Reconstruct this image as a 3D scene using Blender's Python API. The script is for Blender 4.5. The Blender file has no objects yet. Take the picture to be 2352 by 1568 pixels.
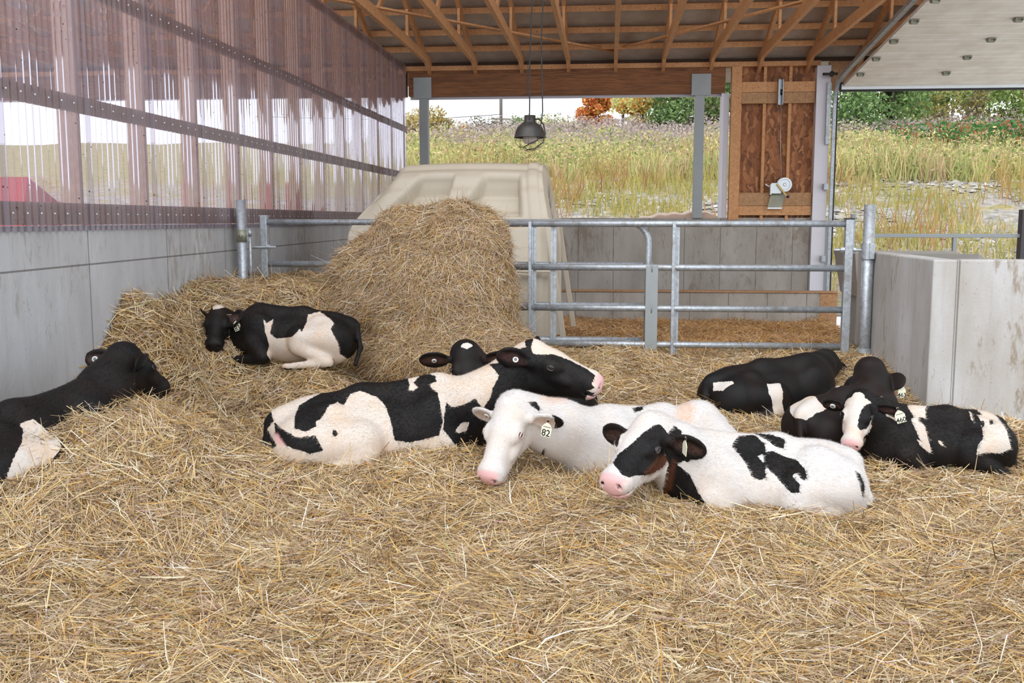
import bpy, math, random
import numpy as np
from mathutils import Vector, Matrix
rng = np.random.default_rng(7); random.seed(7)
SC = bpy.context.scene; COL = SC.collection

# ------------------------------------------------------------------ camera, sky, light, exposure
F = 2300.0
PITCH = math.atan(279 / F); YAW = math.atan(221 * math.cos(PITCH) / F)
cam_d = bpy.data.cameras.new('camera'); cam = bpy.data.objects.new('camera', cam_d); COL.objects.link(cam)
cam_d.sensor_width = 36.0; cam_d.lens = 36.0 * F / 2352.0; cam_d.clip_end = 400
cam.location = (0, 0, 1.6); cam.rotation_euler = (math.pi / 2 - PITCH, 0, YAW)
SC.camera = cam
w = bpy.data.worlds.new('overcast'); SC.world = w; w.use_nodes = True
nt = w.node_tree; nt.nodes.clear()
wo = nt.nodes.new('ShaderNodeOutputWorld'); bg = nt.nodes.new('ShaderNodeBackground')
tc = nt.nodes.new('ShaderNodeTexCoord'); sx = nt.nodes.new('ShaderNodeSeparateXYZ'); cr = nt.nodes.new('ShaderNodeValToRGB')
nt.links.new(tc.outputs['Generated'], sx.inputs[0]); nt.links.new(sx.outputs['Z'], cr.inputs[0])
cr.color_ramp.elements[0].position = 0.0; cr.color_ramp.elements[0].color = (.92, .95, 1.0, 1)
cr.color_ramp.elements[1].position = 0.9; cr.color_ramp.elements[1].color = (.86, .92, 1.0, 1)
nt.links.new(cr.outputs[0], bg.inputs[0]); bg.inputs[1].default_value = 1.35
nt.links.new(bg.outputs[0], wo.inputs[0])
sun_d = bpy.data.lights.new('cloud_sun', 'SUN'); sun_d.energy = 1.3; sun_d.angle = math.radians(70); sun_d.color = (1, .97, .93)
sun = bpy.data.objects.new('cloud_sun', sun_d); COL.objects.link(sun); sun.rotation_euler = (math.radians(48), 0, math.radians(-14))
SC.view_settings.view_transform = 'Standard'; SC.view_settings.look = 'None'
SC.view_settings.gamma = 1; SC.view_settings.use_curve_mapping = False
SC.view_settings.exposure = 0.35
SC.cycles.max_bounces = 7; SC.cycles.diffuse_bounces = 4; SC.cycles.glossy_bounces = 3; SC.cycles.transparent_max_bounces = 14
SC.cycles.transmission_bounces = 4; SC.cycles.caustics_reflective = False; SC.cycles.caustics_refractive = False
SC.cycles.use_adaptive_sampling = True; SC.cycles.adaptive_threshold = 0.02

# ------------------------------------------------------------------ helpers
def srgb(r, g, b):
    f = lambda c: c / 12.92 if c <= .04045 else ((c + .055) / 1.055) ** 2.4
    return (f(r / 255), f(g / 255), f(b / 255), 1)
def lin(c):
    c = np.asarray(c, float) / 255
    return np.where(c <= .04045, c / 12.92, ((c + .055) / 1.055) ** 2.4)
class NT:
    def __init__(s, name):
        s.m = bpy.data.materials.new(name); s.m.use_nodes = True; s.t = s.m.node_tree; s.t.nodes.clear()
        s.out = s.n('ShaderNodeOutputMaterial'); s.bs = s.n('ShaderNodeBsdfPrincipled'); s.l(s.bs.outputs[0], s.out.inputs[0])
        s.co = s.n('ShaderNodeTexCoord')
    def n(s, k, **p):
        o = s.t.nodes.new(k)
        for a, b in p.items(): setattr(o, a, b)
        return o
    def l(s, a, b): s.t.links.new(a, b)
    def set(s, **kw):
        for k, v in kw.items():
            s.bs.inputs[k.replace('_', ' ')].default_value = v
    def map(s, scale=(1, 1, 1), coord='Object', rot=(0, 0, 0)):
        mp = s.n('ShaderNodeMapping'); mp.inputs['Scale'].default_value = scale; mp.inputs['Rotation'].default_value = rot
        s.l(s.co.outputs[coord], mp.inputs[0]); return mp.outputs[0]
    def noise(s, vec, scale, detail=4, rough=.55, dist=0):
        o = s.n('ShaderNodeTexNoise'); o.inputs['Scale'].default_value = scale; o.inputs['Detail'].default_value = detail
        o.inputs['Roughness'].default_value = rough; o.inputs['Distortion'].default_value = dist
        s.l(vec, o.inputs[0]); return o.outputs['Fac']
    def ramp(s, fac, *st, interp='LINEAR'):
        r = s.n('ShaderNodeValToRGB'); r.color_ramp.interpolation = interp; e = r.color_ramp.elements
        while len(e) < len(st): e.new(.5)
        for i, (p, c) in enumerate(st): e[i].position = p; e[i].color = c if len(c) == 4 else (*c, 1)
        s.l(fac, r.inputs[0]); return r.outputs[0]
    def mix(s, fac, a, b, mode='MIX'):
        m = s.n('ShaderNodeMix'); m.data_type = 'RGBA'; m.blend_type = mode
        for k, v in ((0, fac), (6, a), (7, b)):
            if isinstance(v, bpy.types.NodeSocket): s.l(v, m.inputs[k])
            else: m.inputs[k].default_value = v
        return m.outputs[2]
    def math(s, op, a, b=None, c=None, clamp=False):
        m = s.n('ShaderNodeMath'); m.operation = op; m.use_clamp = clamp
        for k, v in ((0, a), (1, b), (2, c)):
            if v is None: continue
            if isinstance(v, bpy.types.NodeSocket): s.l(v, m.inputs[k])
            else: m.inputs[k].default_value = v
        return m.outputs[0]
    def color(s, c): s.l(c, s.bs.inputs['Base Color'])
    def bump(s, h, strength=.3, dist=.01):
        b = s.n('ShaderNodeBump'); b.inputs['Strength'].default_value = strength; b.inputs['Distance'].default_value = dist
        s.l(h, b.inputs['Height']); s.l(b.outputs[0], s.bs.inputs['Normal'])
def plain(name, col, rough=.6, metal=0, var=.12, scale=8):
    m = NT(name); v = m.map()
    n = m.noise(v, scale, 5)
    m.color(m.mix(n, tuple(c * (1 - var) for c in col[:3]) + (1,), tuple(min(1, c * (1 + var)) for c in col[:3]) + (1,)))
    m.set(Roughness=rough, Metallic=metal); return m.m

class MB:
    def __init__(s): s.v = []; s.f = []; s.n = 0
    def add(s, v, f):
        v = np.asarray(v, float).reshape(-1, 3); s.v.append(v)
        s.f += [tuple(int(i) + s.n for i in q) for q in f]; s.n += len(v); return s
    def box(s, x0, x1, y0, y1, z0, z1):
        v = [(x, y, z) for x in (x0, x1) for y in (y0, y1) for z in (z0, z1)]
        return s.add(v, [(0, 1, 3, 2), (4, 6, 7, 5), (0, 4, 5, 1), (2, 3, 7, 6), (0, 2, 6, 4), (1, 5, 7, 3)])
    def beam(s, p, q, wd, ht, up=(0, 0, 1)):
        p = np.array(p, float); q = np.array(q, float); d = q - p; d /= np.linalg.norm(d)
        r = np.cross(d, up); r /= np.linalg.norm(r); u = np.cross(r, d); r = r * wd / 2; u = u * ht / 2
        v = [b + sr * r + su * u for b in (p, q) for sr in (-1, 1) for su in (-1, 1)]
        return s.add(v, [(0, 1, 3, 2), (4, 6, 7, 5), (0, 4, 5, 1), (2, 3, 7, 6), (0, 2, 6, 4), (1, 5, 7, 3)])
    def tube(s, pts, r, n=10, cap=True):
        P = np.array(pts, float); k = len(P); r = np.broadcast_to(r, (k,))
        t = np.gradient(P, axis=0); t /= np.linalg.norm(t, axis=1)[:, None] + 1e-12
        a = np.array((0, 0, 1.)) if abs(t[0, 2]) < .9 else np.array((1., 0, 0))
        V = []; x = np.cross(t[0], a); x /= np.linalg.norm(x)
        for i in range(k):
            x = x - t[i] * (x @ t[i]); x /= np.linalg.norm(x); y = np.cross(t[i], x)
            for j in range(n):
                c = 2 * math.pi * j / n; V.append(P[i] + r[i] * (math.cos(c) * x + math.sin(c) * y))
        Fc = [(i * n + j, i * n + (j + 1) % n, (i + 1) * n + (j + 1) % n, (i + 1) * n + j) for i in range(k - 1) for j in range(n)]
        if cap: Fc += [tuple(range(n))[::-1], tuple(range((k - 1) * n, k * n))]
        return s.add(V, Fc)
    def lathe(s, prof, c=(0, 0, 0), n=28, axis='z'):
        V = []
        for r, z in prof:
            for j in range(n):
                a = 2 * math.pi * j / n; p = (r * math.cos(a), r * math.sin(a), z)
                if axis == 'y': p = (p[0], -p[2], p[1])
                if axis == 'x': p = (p[2], p[0], p[1])
                V.append((p[0] + c[0], p[1] + c[1], p[2] + c[2]))
        k = len(prof)
        return s.add(V, [(i * n + j, i * n + (j + 1) % n, (i + 1) * n + (j + 1) % n, (i + 1) * n + j) for i in range(k - 1) for j in range(n)])
    def build(s, name, mat, parent=None, smooth=False, bevel=0, **kw):
        V = np.concatenate(s.v); return mesh_obj(name, V, s.f, mat, parent, smooth, bevel, **kw)
def tag(o, label=None, cat=None, group=None, kind=None):
    for k, v in (('label', label), ('category', cat), ('group', group), ('kind', kind)):
        if v: o[k] = v
    return o
def wloc(p):
    v = np.zeros(3)
    while p is not None: v += np.array(p.location); p = p.parent
    return v
def mesh_obj(name, V, faces, mat, parent=None, smooth=False, bevel=0, attrs=None, **kw):
    V = np.asarray(V, float)
    if parent is None:
        lo, hi = V.min(0), V.max(0); org = np.array([(lo[0] + hi[0]) / 2, (lo[1] + hi[1]) / 2, lo[2]])
    else: org = wloc(parent)
    me = bpy.data.meshes.new(name)
    if isinstance(faces, np.ndarray):
        nf, k = faces.shape
        me.vertices.add(len(V)); me.vertices.foreach_set('co', (V - org).astype(np.float32).ravel())
        me.loops.add(nf * k); me.loops.foreach_set('vertex_index', faces.astype(np.int32).ravel())
        me.polygons.add(nf); me.polygons.foreach_set('loop_start', np.arange(0, nf * k, k, dtype=np.int32))
        me.update(calc_edges=True)
    else:
        me.from_pydata([tuple(p) for p in V - org], [], faces); me.update()
    if smooth: me.polygons.foreach_set('use_smooth', np.ones(len(me.polygons), bool))
    for k, a in (attrs or {}).items():
        if a.ndim == 1:
            at = me.attributes.new(k, 'FLOAT', 'POINT'); at.data.foreach_set('value', a.astype(np.float32))
        else:
            at = me.attributes.new(k, 'FLOAT_COLOR', 'POINT')
            if a.shape[1] == 3: a = np.concatenate([a, np.ones((len(a), 1))], 1)
            at.data.foreach_set('color', a.astype(np.float32).ravel())
    o = bpy.data.objects.new(name, me); COL.objects.link(o); me.materials.append(mat)
    if parent is None: o.location = org
    else: o.parent = parent
    if bevel:
        b = o.modifiers.new('bevel', 'BEVEL'); b.width = bevel; b.segments = 2; b.limit_method = 'ANGLE'
    tag(o, kw.get('label'), kw.get('cat'), kw.get('group'), kw.get('kind'))
    return o
def empty(name, loc, label=None, cat=None, group=None, parent=None):
    o = bpy.data.objects.new(name, None); COL.objects.link(o); o.location = loc; o.empty_display_size = .1
    if parent: o.parent = parent; o.location = np.array(loc) - wloc(parent)
    tag(o, label, cat, group); return o
def sst(a, b, x): t = np.clip((np.asarray(x, float) - a) / (b - a), 0, 1); return t * t * (3 - 2 * t)
def vnoise(x, y, s, seed=0):
    x = np.asarray(x, float) / s; y = np.asarray(y, float) / s
    xi = np.floor(x).astype(np.int64); yi = np.floor(y).astype(np.int64); fx = x - xi; fy = y - yi
    fx = fx * fx * (3 - 2 * fx); fy = fy * fy * (3 - 2 * fy)
    def h(i, j):
        k = (i * 374761393 + j * 668265263 + seed * 1442695041) & 0x7fffffff
        k = ((k ^ (k >> 13)) * 1274126177) & 0x7fffffff
        return ((k ^ (k >> 16)) & 0xffff) / 65535.0
    return (h(xi, yi) * (1 - fx) + h(xi + 1, yi) * fx) * (1 - fy) + (h(xi, yi + 1) * (1 - fx) + h(xi + 1, yi + 1) * fx) * fy

ORD = ['first', 'second', 'third', 'fourth', 'fifth', 'sixth', 'seventh', 'eighth', 'ninth', 'tenth', 'eleventh', 'twelfth', 'thirteenth', 'fourteenth', 'fifteenth', 'sixteenth', 'seventeenth', 'eighteenth', 'nineteenth', 'twentieth']
LX = -3.5; BY = 17.59

# ------------------------------------------------------------------ materials
def mat_concrete(name, base, dark, seam_axis=0, seam=.62, zseam=None, stains=.5):
    m = NT(name); m.co = m.n('ShaderNodeNewGeometry'); pos = m.co.outputs['Position']
    def mp(scale):
        o = m.n('ShaderNodeMapping'); o.inputs['Scale'].default_value = scale; m.l(pos, o.inputs[0]); return o.outputs[0]
    n1 = m.noise(mp((1, 1, .35)), 1.6, 6, .6); n2 = m.noise(mp((3, 3, 1)), 6, 6, .65); n3 = m.noise(mp((1, 1, 1)), 45, 3)
    c = m.mix(m.ramp(n1, (.3, (0, 0, 0)), (.7, (1, 1, 1))), srgb(*dark), srgb(*base))
    st = m.ramp(m.math('MULTIPLY', m.math('ADD', n2, m.noise(mp((1, 1, .6)), 1.1, 5, .6)), .5), (.53, (0, 0, 0)), (.60, (1, 1, 1)))
    c = m.mix(m.math('MULTIPLY', st, stains), c, srgb(int(dark[0] * .80), int(dark[1] * .72), int(dark[2] * .60)))
    strk = m.ramp(m.noise(mp((7, 7, .5)), 1.5, 4, .6), (.55, (0, 0, 0)), (.75, (1, 1, 1)))
    c = m.mix(m.math('MULTIPLY', strk, .35), c, srgb(int(dark[0] * .9), int(dark[1] * .88), int(dark[2] * .85)))
    sp = m.n('ShaderNodeSeparateXYZ'); m.l(pos, sp.inputs[0])
    ax = sp.outputs[seam_axis]
    fr = m.math('FRACT', m.math('DIVIDE', m.math('ADD', ax, 50.23), seam))
    ln = m.math('LESS_THAN', m.math('ABSOLUTE', m.math('SUBTRACT', fr, .5)), .006 / seam)
    c = m.mix(m.math('MULTIPLY', ln, .6), c, srgb(70, 62, 55))
    if zseam is not None:
        zz = m.math('ADD', sp.outputs[2], m.math('MULTIPLY', sp.outputs[1], -.006))
        l2 = m.math('LESS_THAN', m.math('ABSOLUTE', m.math('SUBTRACT', zz, zseam)), .006)
        c = m.mix(m.math('MULTIPLY', l2, .7), c, srgb(80, 72, 66))
    spk = m.n('ShaderNodeTexVoronoi'); spk.inputs['Scale'].default_value = 22; m.l(pos, spk.inputs[0])
    sz = m.math('LESS_THAN', spk.outputs['Distance'], m.math('MULTIPLY', m.noise(mp((1, 1, 1)), 9, 2), .13))
    c = m.mix(m.math('MULTIPLY', sz, .55), c, srgb(75, 60, 45))
    m.color(c); m.set(Roughness=.8); m.bump(m.math('ADD', n3, n2), .25, .008); return m.m
def mat_wood(name, a, b, scale=1, spot=.25, st=(1, 1, 1)):
    m = NT(name); v = m.map(st); g = m.noise(v, 22 * scale, 6, .65, 1.2); n2 = m.noise(v, 2.5, 3)
    c = m.mix(m.ramp(g, (.35, (0, 0, 0)), (.68, (1, 1, 1))), srgb(*a), srgb(*b))
    c = m.mix(m.math('MULTIPLY', m.ramp(n2, (.45, (0, 0, 0)), (.8, (1, 1, 1))), spot), c, srgb(int(a[0] * .7), int(a[1] * .62), int(a[2] * .5)))
    vo = m.n('ShaderNodeTexVoronoi'); vo.inputs['Scale'].default_value = 9; m.l(v, vo.inputs[0])
    c = m.mix(m.math('MULTIPLY', m.math('LESS_THAN', vo.outputs['Distance'], .12), .5), c, srgb(int(a[0] * .55), int(a[1] * .45), int(a[2] * .35)))
    m.color(c); m.set(Roughness=.7); m.bump(g, .15, .004); return m.m
M = {}
M['conc_l'] = mat_concrete('concrete left', (196, 199, 204), (160, 160, 160), 1, 1.22, 1.262, .45)
M['conc_b'] = mat_concrete('concrete back', (190, 186, 180), (150, 144, 136), 0, .61)
M['conc_r'] = mat_concrete('concrete right', (206, 208, 212), (165, 160, 152), 0, .61, None, .7)
M['wood'] = mat_wood('spruce', (196, 140, 92), (222, 172, 124))
M['wood_old'] = mat_wood('weathered board', (168, 124, 84), (196, 158, 118), 1, .5)
M['glulam'] = mat_wood('laminated beam', (104, 66, 38), (160, 106, 64), .8, .6, (.12, 1, 2.2))
M['wood_dim'] = mat_wood('girt wood', (166, 128, 104), (192, 156, 130))
def galv():
    m = NT('galvanised steel'); v = m.map(); vo = m.n('ShaderNodeTexVoronoi'); vo.inputs['Scale'].default_value = 45; m.l(v, vo.inputs[0])
    n = m.noise(v, 7, 6, .7)
    c = m.mix(vo.outputs['Color'], srgb(158, 164, 170), srgb(190, 197, 204))
    c = m.mix(m.math('MULTIPLY', m.ramp(n, (.52, (0, 0, 0)), (.7, (1, 1, 1))), .55), c, srgb(120, 106, 90))
    m.color(c); m.set(Metallic=.55, Roughness=.42); m.bump(n, .1, .002); return m.m
M['galv'] = galv()
M['steel_plate'] = plain('grey painted steel', srgb(150, 156, 158), .5, .3, .1)
M['white_trim'] = plain('white painted trim', srgb(226, 226, 236), .5, 0, .04)
M['black'] = plain('black rubber', srgb(24, 24, 25), .5)
M['dark_metal'] = plain('dusty dark enamel', srgb(66, 64, 62), .45, .4, .35, 25)
M['wire'] = plain('rusty wire', srgb(110, 90, 70), .5, .6)
M['zinc'] = plain('bright zinc', srgb(215, 222, 226), .35, .5, .1, 20)
M['zinc_dark'] = plain('dull zinc plate', srgb(150, 150, 135), .5, .5, .2, 9)
def osb():
    m = NT('oriented strand board'); v = m.map((1, 1, .35), rot=(0, .25, 0)); vo = m.n('ShaderNodeTexVoronoi'); vo.inputs['Scale'].default_value = 22
    vo.inputs['Randomness'].default_value = 1; d = m.noise(m.map(), 9, 3)
    mp = m.n('ShaderNodeVectorMath'); mp.operation = 'ADD'; m.l(v, mp.inputs[0]); sc = m.n('ShaderNodeVectorMath'); sc.operation = 'SCALE'
    nn = m.n('ShaderNodeTexNoise'); nn.inputs['Scale'].default_value = 6; m.l(m.map(), nn.inputs[0]); m.l(nn.outputs['Color'], sc.inputs[0]); sc.inputs['Scale'].default_value = .16
    m.l(sc.outputs[0], mp.inputs[1]); m.l(mp.outputs[0], vo.inputs[0])
    bwn = m.n('ShaderNodeRGBToBW'); m.l(vo.outputs['Color'], bwn.inputs[0])
    c = m.ramp(bwn.outputs[0], (.15, srgb(112, 68, 38)), (.45, srgb(146, 92, 54)), (.7, srgb(166, 108, 66)), (.9, srgb(192, 138, 90)))
    m.color(c); m.set(Roughness=.65); return m.m
M['osb'] = osb()
def foil():
    m = NT('reflective foil insulation'); v = m.map(); n = m.noise(v, 5, 5, .6); n2 = m.noise(v, 60, 3)
    m.color(m.mix(n, srgb(170, 158, 146), srgb(226, 220, 212))); m.set(Metallic=.35, Roughness=.42)
    m.bump(m.math('ADD', m.math('MULTIPLY', n, 2), n2), .5, .03); return m.m
M['foil'] = foil()
def hutch_m():
    m = NT('tan moulded plastic'); v = m.map(); n = m.noise(v, 3, 4); n2 = m.noise(v, 160, 2)
    c = m.mix(n, srgb(190, 180, 162), srgb(206, 197, 180))
    c = m.mix(m.math('MULTIPLY', m.math('GREATER_THAN', n2, .66), .35), c, srgb(140, 125, 105))
    m.color(c); m.set(Roughness=.5); return m.m
M['hutch'] = hutch_m()
def door_m():
    m = NT('white insulated door skin'); v = m.map(); n = m.noise(v, 3, 5)
    m.color(m.mix(m.ramp(n, (.4, (0, 0, 0)), (.8, (1, 1, 1))), srgb(246, 240, 230), srgb(222, 212, 198))); m.set(Roughness=.45); return m.m
M['door'] = door_m()
def corr_m():
    m = NT('clear corrugated plastic'); v = m.map()
    m.t.nodes.remove(m.bs)
    tr = m.n('ShaderNodeBsdfTransparent'); tr.inputs[0].default_value = (.87, .85, .90, 1)
    rf = m.n('ShaderNodeBsdfRefraction'); rf.inputs['IOR'].default_value = 1.03; rf.inputs['Roughness'].default_value = .02; rf.inputs[0].default_value = (.93, .90, .95, 1)
    gl = m.n('ShaderNodeBsdfGlossy'); gl.inputs['Roughness'].default_value = .08; gl.inputs[0].default_value = (.9, .9, .95, 1)
    df = m.n('ShaderNodeBsdfDiffuse'); df.inputs[0].default_value = srgb(205, 190, 200)
    tl = m.n('ShaderNodeBsdfTranslucent'); tl.inputs[0].default_value = srgb(200, 190, 215)
    a = m.n('ShaderNodeMixShader'); a.inputs[0].default_value = .22; m.l(tr.outputs[0], a.inputs[1]); m.l(rf.outputs[0], a.inputs[2])
    dd = m.n('ShaderNodeMixShader'); dd.inputs[0].default_value = .5; m.l(df.outputs[0], dd.inputs[1]); m.l(tl.outputs[0], dd.inputs[2])
    n = m.noise(m.map((1, 1, .15)), 4, 5, .6)
    fac = m.ramp(n, (.35, (.20, .20, .20)), (.7, (.40, .40, .40)))
    b = m.n('ShaderNodeMixShader'); m.l(fac, b.inputs[0]); m.l(a.outputs[0], b.inputs[1]); m.l(dd.outputs[0], b.inputs[2])
    fr = m.n('ShaderNodeFresnel'); fr.inputs[0].default_value = 1.45
    c = m.n('ShaderNodeMixShader'); m.l(fr.outputs[0], c.inputs[0]); m.l(b.outputs[0], c.inputs[1]); m.l(gl.outputs[0], c.inputs[2])
    vo = m.n('ShaderNodeTexVoronoi'); vo.inputs['Scale'].default_value = 16; m.l(v, vo.inputs[0])
    dirt = m.n('ShaderNodeBsdfDiffuse'); dirt.inputs[0].default_value = srgb(60, 48, 40)
    lt = m.math('LESS_THAN', vo.outputs['Distance'], m.math('MULTIPLY', m.noise(v, 3, 2), .16))
    d = m.n('ShaderNodeMixShader'); m.l(m.math('MULTIPLY', lt, .8), d.inputs[0]); m.l(c.outputs[0], d.inputs[1]); m.l(dirt.outputs[0], d.inputs[2])
    m.l(d.outputs[0], m.out.inputs[0]); return m.m
M['corr'] = corr_m()
def tint_m(name, rough=.6, spec=.35, trans=0):
    m = NT(name); a = m.n('ShaderNodeAttribute'); a.attribute_name = 'tint'; m.color(a.outputs['Color'])
    m.set(Roughness=rough); m.bs.inputs['Specular IOR Level'].default_value = spec
    if trans:
        t = m.n('ShaderNodeBsdfTranslucent'); m.l(a.outputs['Color'], t.inputs[0]); x = m.n('ShaderNodeMixShader'); x.inputs[0].default_value = trans
        m.l(m.bs.outputs[0], x.inputs[1]); m.l(t.outputs[0], x.inputs[2]); m.l(x.outputs[0], m.out.inputs[0])
    return m.m
M['straw'] = tint_m('straw stalks', .5, .45, .12)
M['leaf'] = tint_m('foliage', .6, .25, .35)
def bed_m():
    m = NT('packed straw bed'); v = m.map(); n = m.noise(m.map((1, 3, 1), rot=(0, 0, .4)), 30, 6, .7, 1.5); n2 = m.noise(v, 3, 4)
    c = m.ramp(n, (.3, srgb(92, 66, 34)), (.5, srgb(150, 118, 70)), (.7, srgb(190, 160, 106)))
    m.color(c); m.set(Roughness=.9); m.bump(n, .8, .03); return m.m
M['bed'] = bed_m()

# ------------------------------------------------------------------ the bedding surface
def bed_h(x, y):
    x = np.asarray(x, float); y = np.asarray(y, float)
    h = .38 * sst(5.9, 9.3, y) * (1 - .55 * sst(2.3, 3.3, x))
    A = (1.0 - .34 * sst(7.0, 9.0, y)) * (1 - .5 * sst(-2.9, -1.6, x)) * (1 - sst(-1.5, -.1, x))
    yc = 6.42 + (x + 3.5) * 1.45
    h = h + A * sst(yc - .55, yc + .65, y)
    h = h + .36 * sst(-1.9, -3.0, x) * sst(3.3, 4.7, y) * (1 - sst(6, 6.8, y))
    h = h * (1 - sst(9.5, 11, y)) + 0.0
    for cx, cy, r, a in BUMPS: h = h + a * np.exp(-((x - cx) ** 2 + (y - cy) ** 2) / (r * r))
    h = h + .10 * (vnoise(x, y, .8, 1) - .5) + .07 * (vnoise(x, y, .33, 2) - .5) + .035 * (vnoise(x, y, .13, 3) - .5)
    return h
#@@BUMPS
BUMPS = [(-3.05, 7.5, 0.4, -0.48), (-2.3, 7.36, 0.38, 0.3), (-2.75, 7.2, 0.25, 0.08), (-2.35, 5.35, 0.5, 0.16), (0.35, 5.02, 0.5, 0.04), (1.2, 5.1, 0.5, 0.05), (0.28, 5.55, 0.33, 0.17), (-0.75, 5.6, 0.4, 0.1), (1.95, 6.05, 0.5, 0.06), (-1.3, 5.9, 0.9, 0.2), (-2.7, 5.2, 0.8, 0.16)]
#@@END
def grid_mesh(name, x0, x1, y0, y1, st, fn, mat, **kw):
    nx = int((x1 - x0) / st) + 1; ny = int((y1 - y0) / st) + 1
    X, Y = np.meshgrid(np.linspace(x0, x1, nx), np.linspace(y0, y1, ny)); Z = fn(X, Y)
    i = np.arange((ny - 1) * (nx - 1)); r, c = i // (nx - 1), i % (nx - 1); a = r * nx + c
    return mesh_obj(name, np.stack([X, Y, Z], -1).reshape(-1, 3), np.stack([a, a + 1, a + nx + 1, a + nx], 1), mat, smooth=True, **kw)

# ------------------------------------------------------------------ room shell
S = dict(kind='structure')
MB().box(-14, 9, 1.0, 18.2, -.5, -.3).build('floor', M['conc_b'], **S)
MB().box(LX - .2, LX, 1.2, BY, -.3, 1.562).build('wall_left', M['conc_l'], bevel=.006, **S)
wb = MB().box(-14, 3.42, BY, BY + .2, -.3, 1.60); wb.box(-14, 3.42, BY - .01, BY + .22, 1.60, 1.635).build('wall_back', M['conc_b'], **S)
wr = MB().box(2.35, 2.52, 7.53, 9.75, -.3, 1.315).box(2.52, 6.5, 7.53, 7.70, -.3, 1.315)
wr.build('wall_right', M['conc_r'], bevel=.012, **S)
tag(MB().box(3.2, 3.36, 9.75, 9.80, -.3, 1.2).build('concrete_wall_end', M['conc_b']), kind='structure').name = 'trim_9'

# feed curb in front of the back wall
e = empty('feed_curb', (1.5, 16.2, -.3), 'low concrete feed curb with a timber end in front of the back wall', 'curb')
MB().box(-.9, 3.35, 16.2, 16.42, -.3, .455).build('concrete_curb', M['conc_b'], e, bevel=.01)
MB().box(3.35, 3.62, 16.2, 16.42, -.3, .455).build('timber_end', M['wood_old'], e, bevel=.005)
MB().box(-.9, 3.62, 16.17, 16.45, .455, .475).build('cap_board', M['wood_old'], e)

# studs, girts and clear sheets of the left partition
SY = [6.53 + .977 * k for k in range(-3, 12)]
for k, y in enumerate(SY):
    if y > BY: continue
    vis = k - 2
    lab = (f'{ORD[max(vis,0)]} pinkish wooden wall stud from the left behind the clear corrugated wall')
    if vis < 0: lab = 'wooden wall stud nearest the viewer behind the clear corrugated wall' if vis == -1 else 'wooden wall stud just outside the left picture edge'
    MB().box(LX - .165, LX - .027, y - .05, y - .008, 1.562, 4.23).build('wall_stud', M['wood_dim'], label=lab, cat='stud', group='studs behind the clear wall')
for z, nm in ((1.64, 'bottom'), (2.36, 'lower middle'), (3.15, 'upper middle'), (4.17, 'top')):
    hgt = .14 if z < 2 else .11
    MB().box(LX - .030, LX - .012, 3.4, BY - .02, z - hgt / 2, z + hgt / 2).build('wall_girt', M['wood_dim'] if z < 4 else M['wood_old'], label=f'{nm} horizontal board running along the clear corrugated wall', cat='board', group='horizontal boards of the clear wall')
pitch = .977 / 13
for k in range(len(SY) - 1):
    y0, y1 = SY[k], min(SY[k + 1] + .03, BY + .02)
    n = 14 * 6; yy = np.linspace(y0, y1, n)
    ph = ((yy - y0) / pitch) % 1.0
    prof = np.interp(ph, [0, .18, .30, .55, .67, 1], [0, 0, .017, .017, 0, 0])
    x = LX + .004 + prof + (.002 * (k % 2))
    V = np.concatenate([np.stack([x, yy, np.full(n, z)], 1) for z in (1.53, 2.4, 3.3, 4.235)]); nn = n
    Fq = np.array([(r * nn + i, r * nn + i + 1, (r + 1) * nn + i + 1, (r + 1) * nn + i) for r in range(3) for i in range(n - 1)])
    vis = k - 2
    lab = f'{ORD[max(0,vis)]} clear corrugated plastic sheet counted from the left picture edge' if vis >= 0 else ('clear corrugated plastic sheet cut by the left picture edge' if vis == -1 else 'clear corrugated plastic sheet just outside the left picture edge')
    e = empty('corrugated_sheet', (LX, (y0 + y1) / 2, 1.53), lab, 'sheet', 'clear corrugated sheets of the left wall')
    mesh_obj('sheet', V, Fq, M['corr'], e, smooth=True)
    sc = MB()
    for z in (1.64, 2.36, 3.15):
        for j in range(1, 13, 2): sc.lathe([(.0, .007), (.004, .006), (.007, .002), (.008, 0)], (LX + .007, y0 + pitch * (j - .02 + .25), z), 8, 'x')
    sc.build('screw_heads', M['zinc'], e, smooth=True, kind='stuff')

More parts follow.
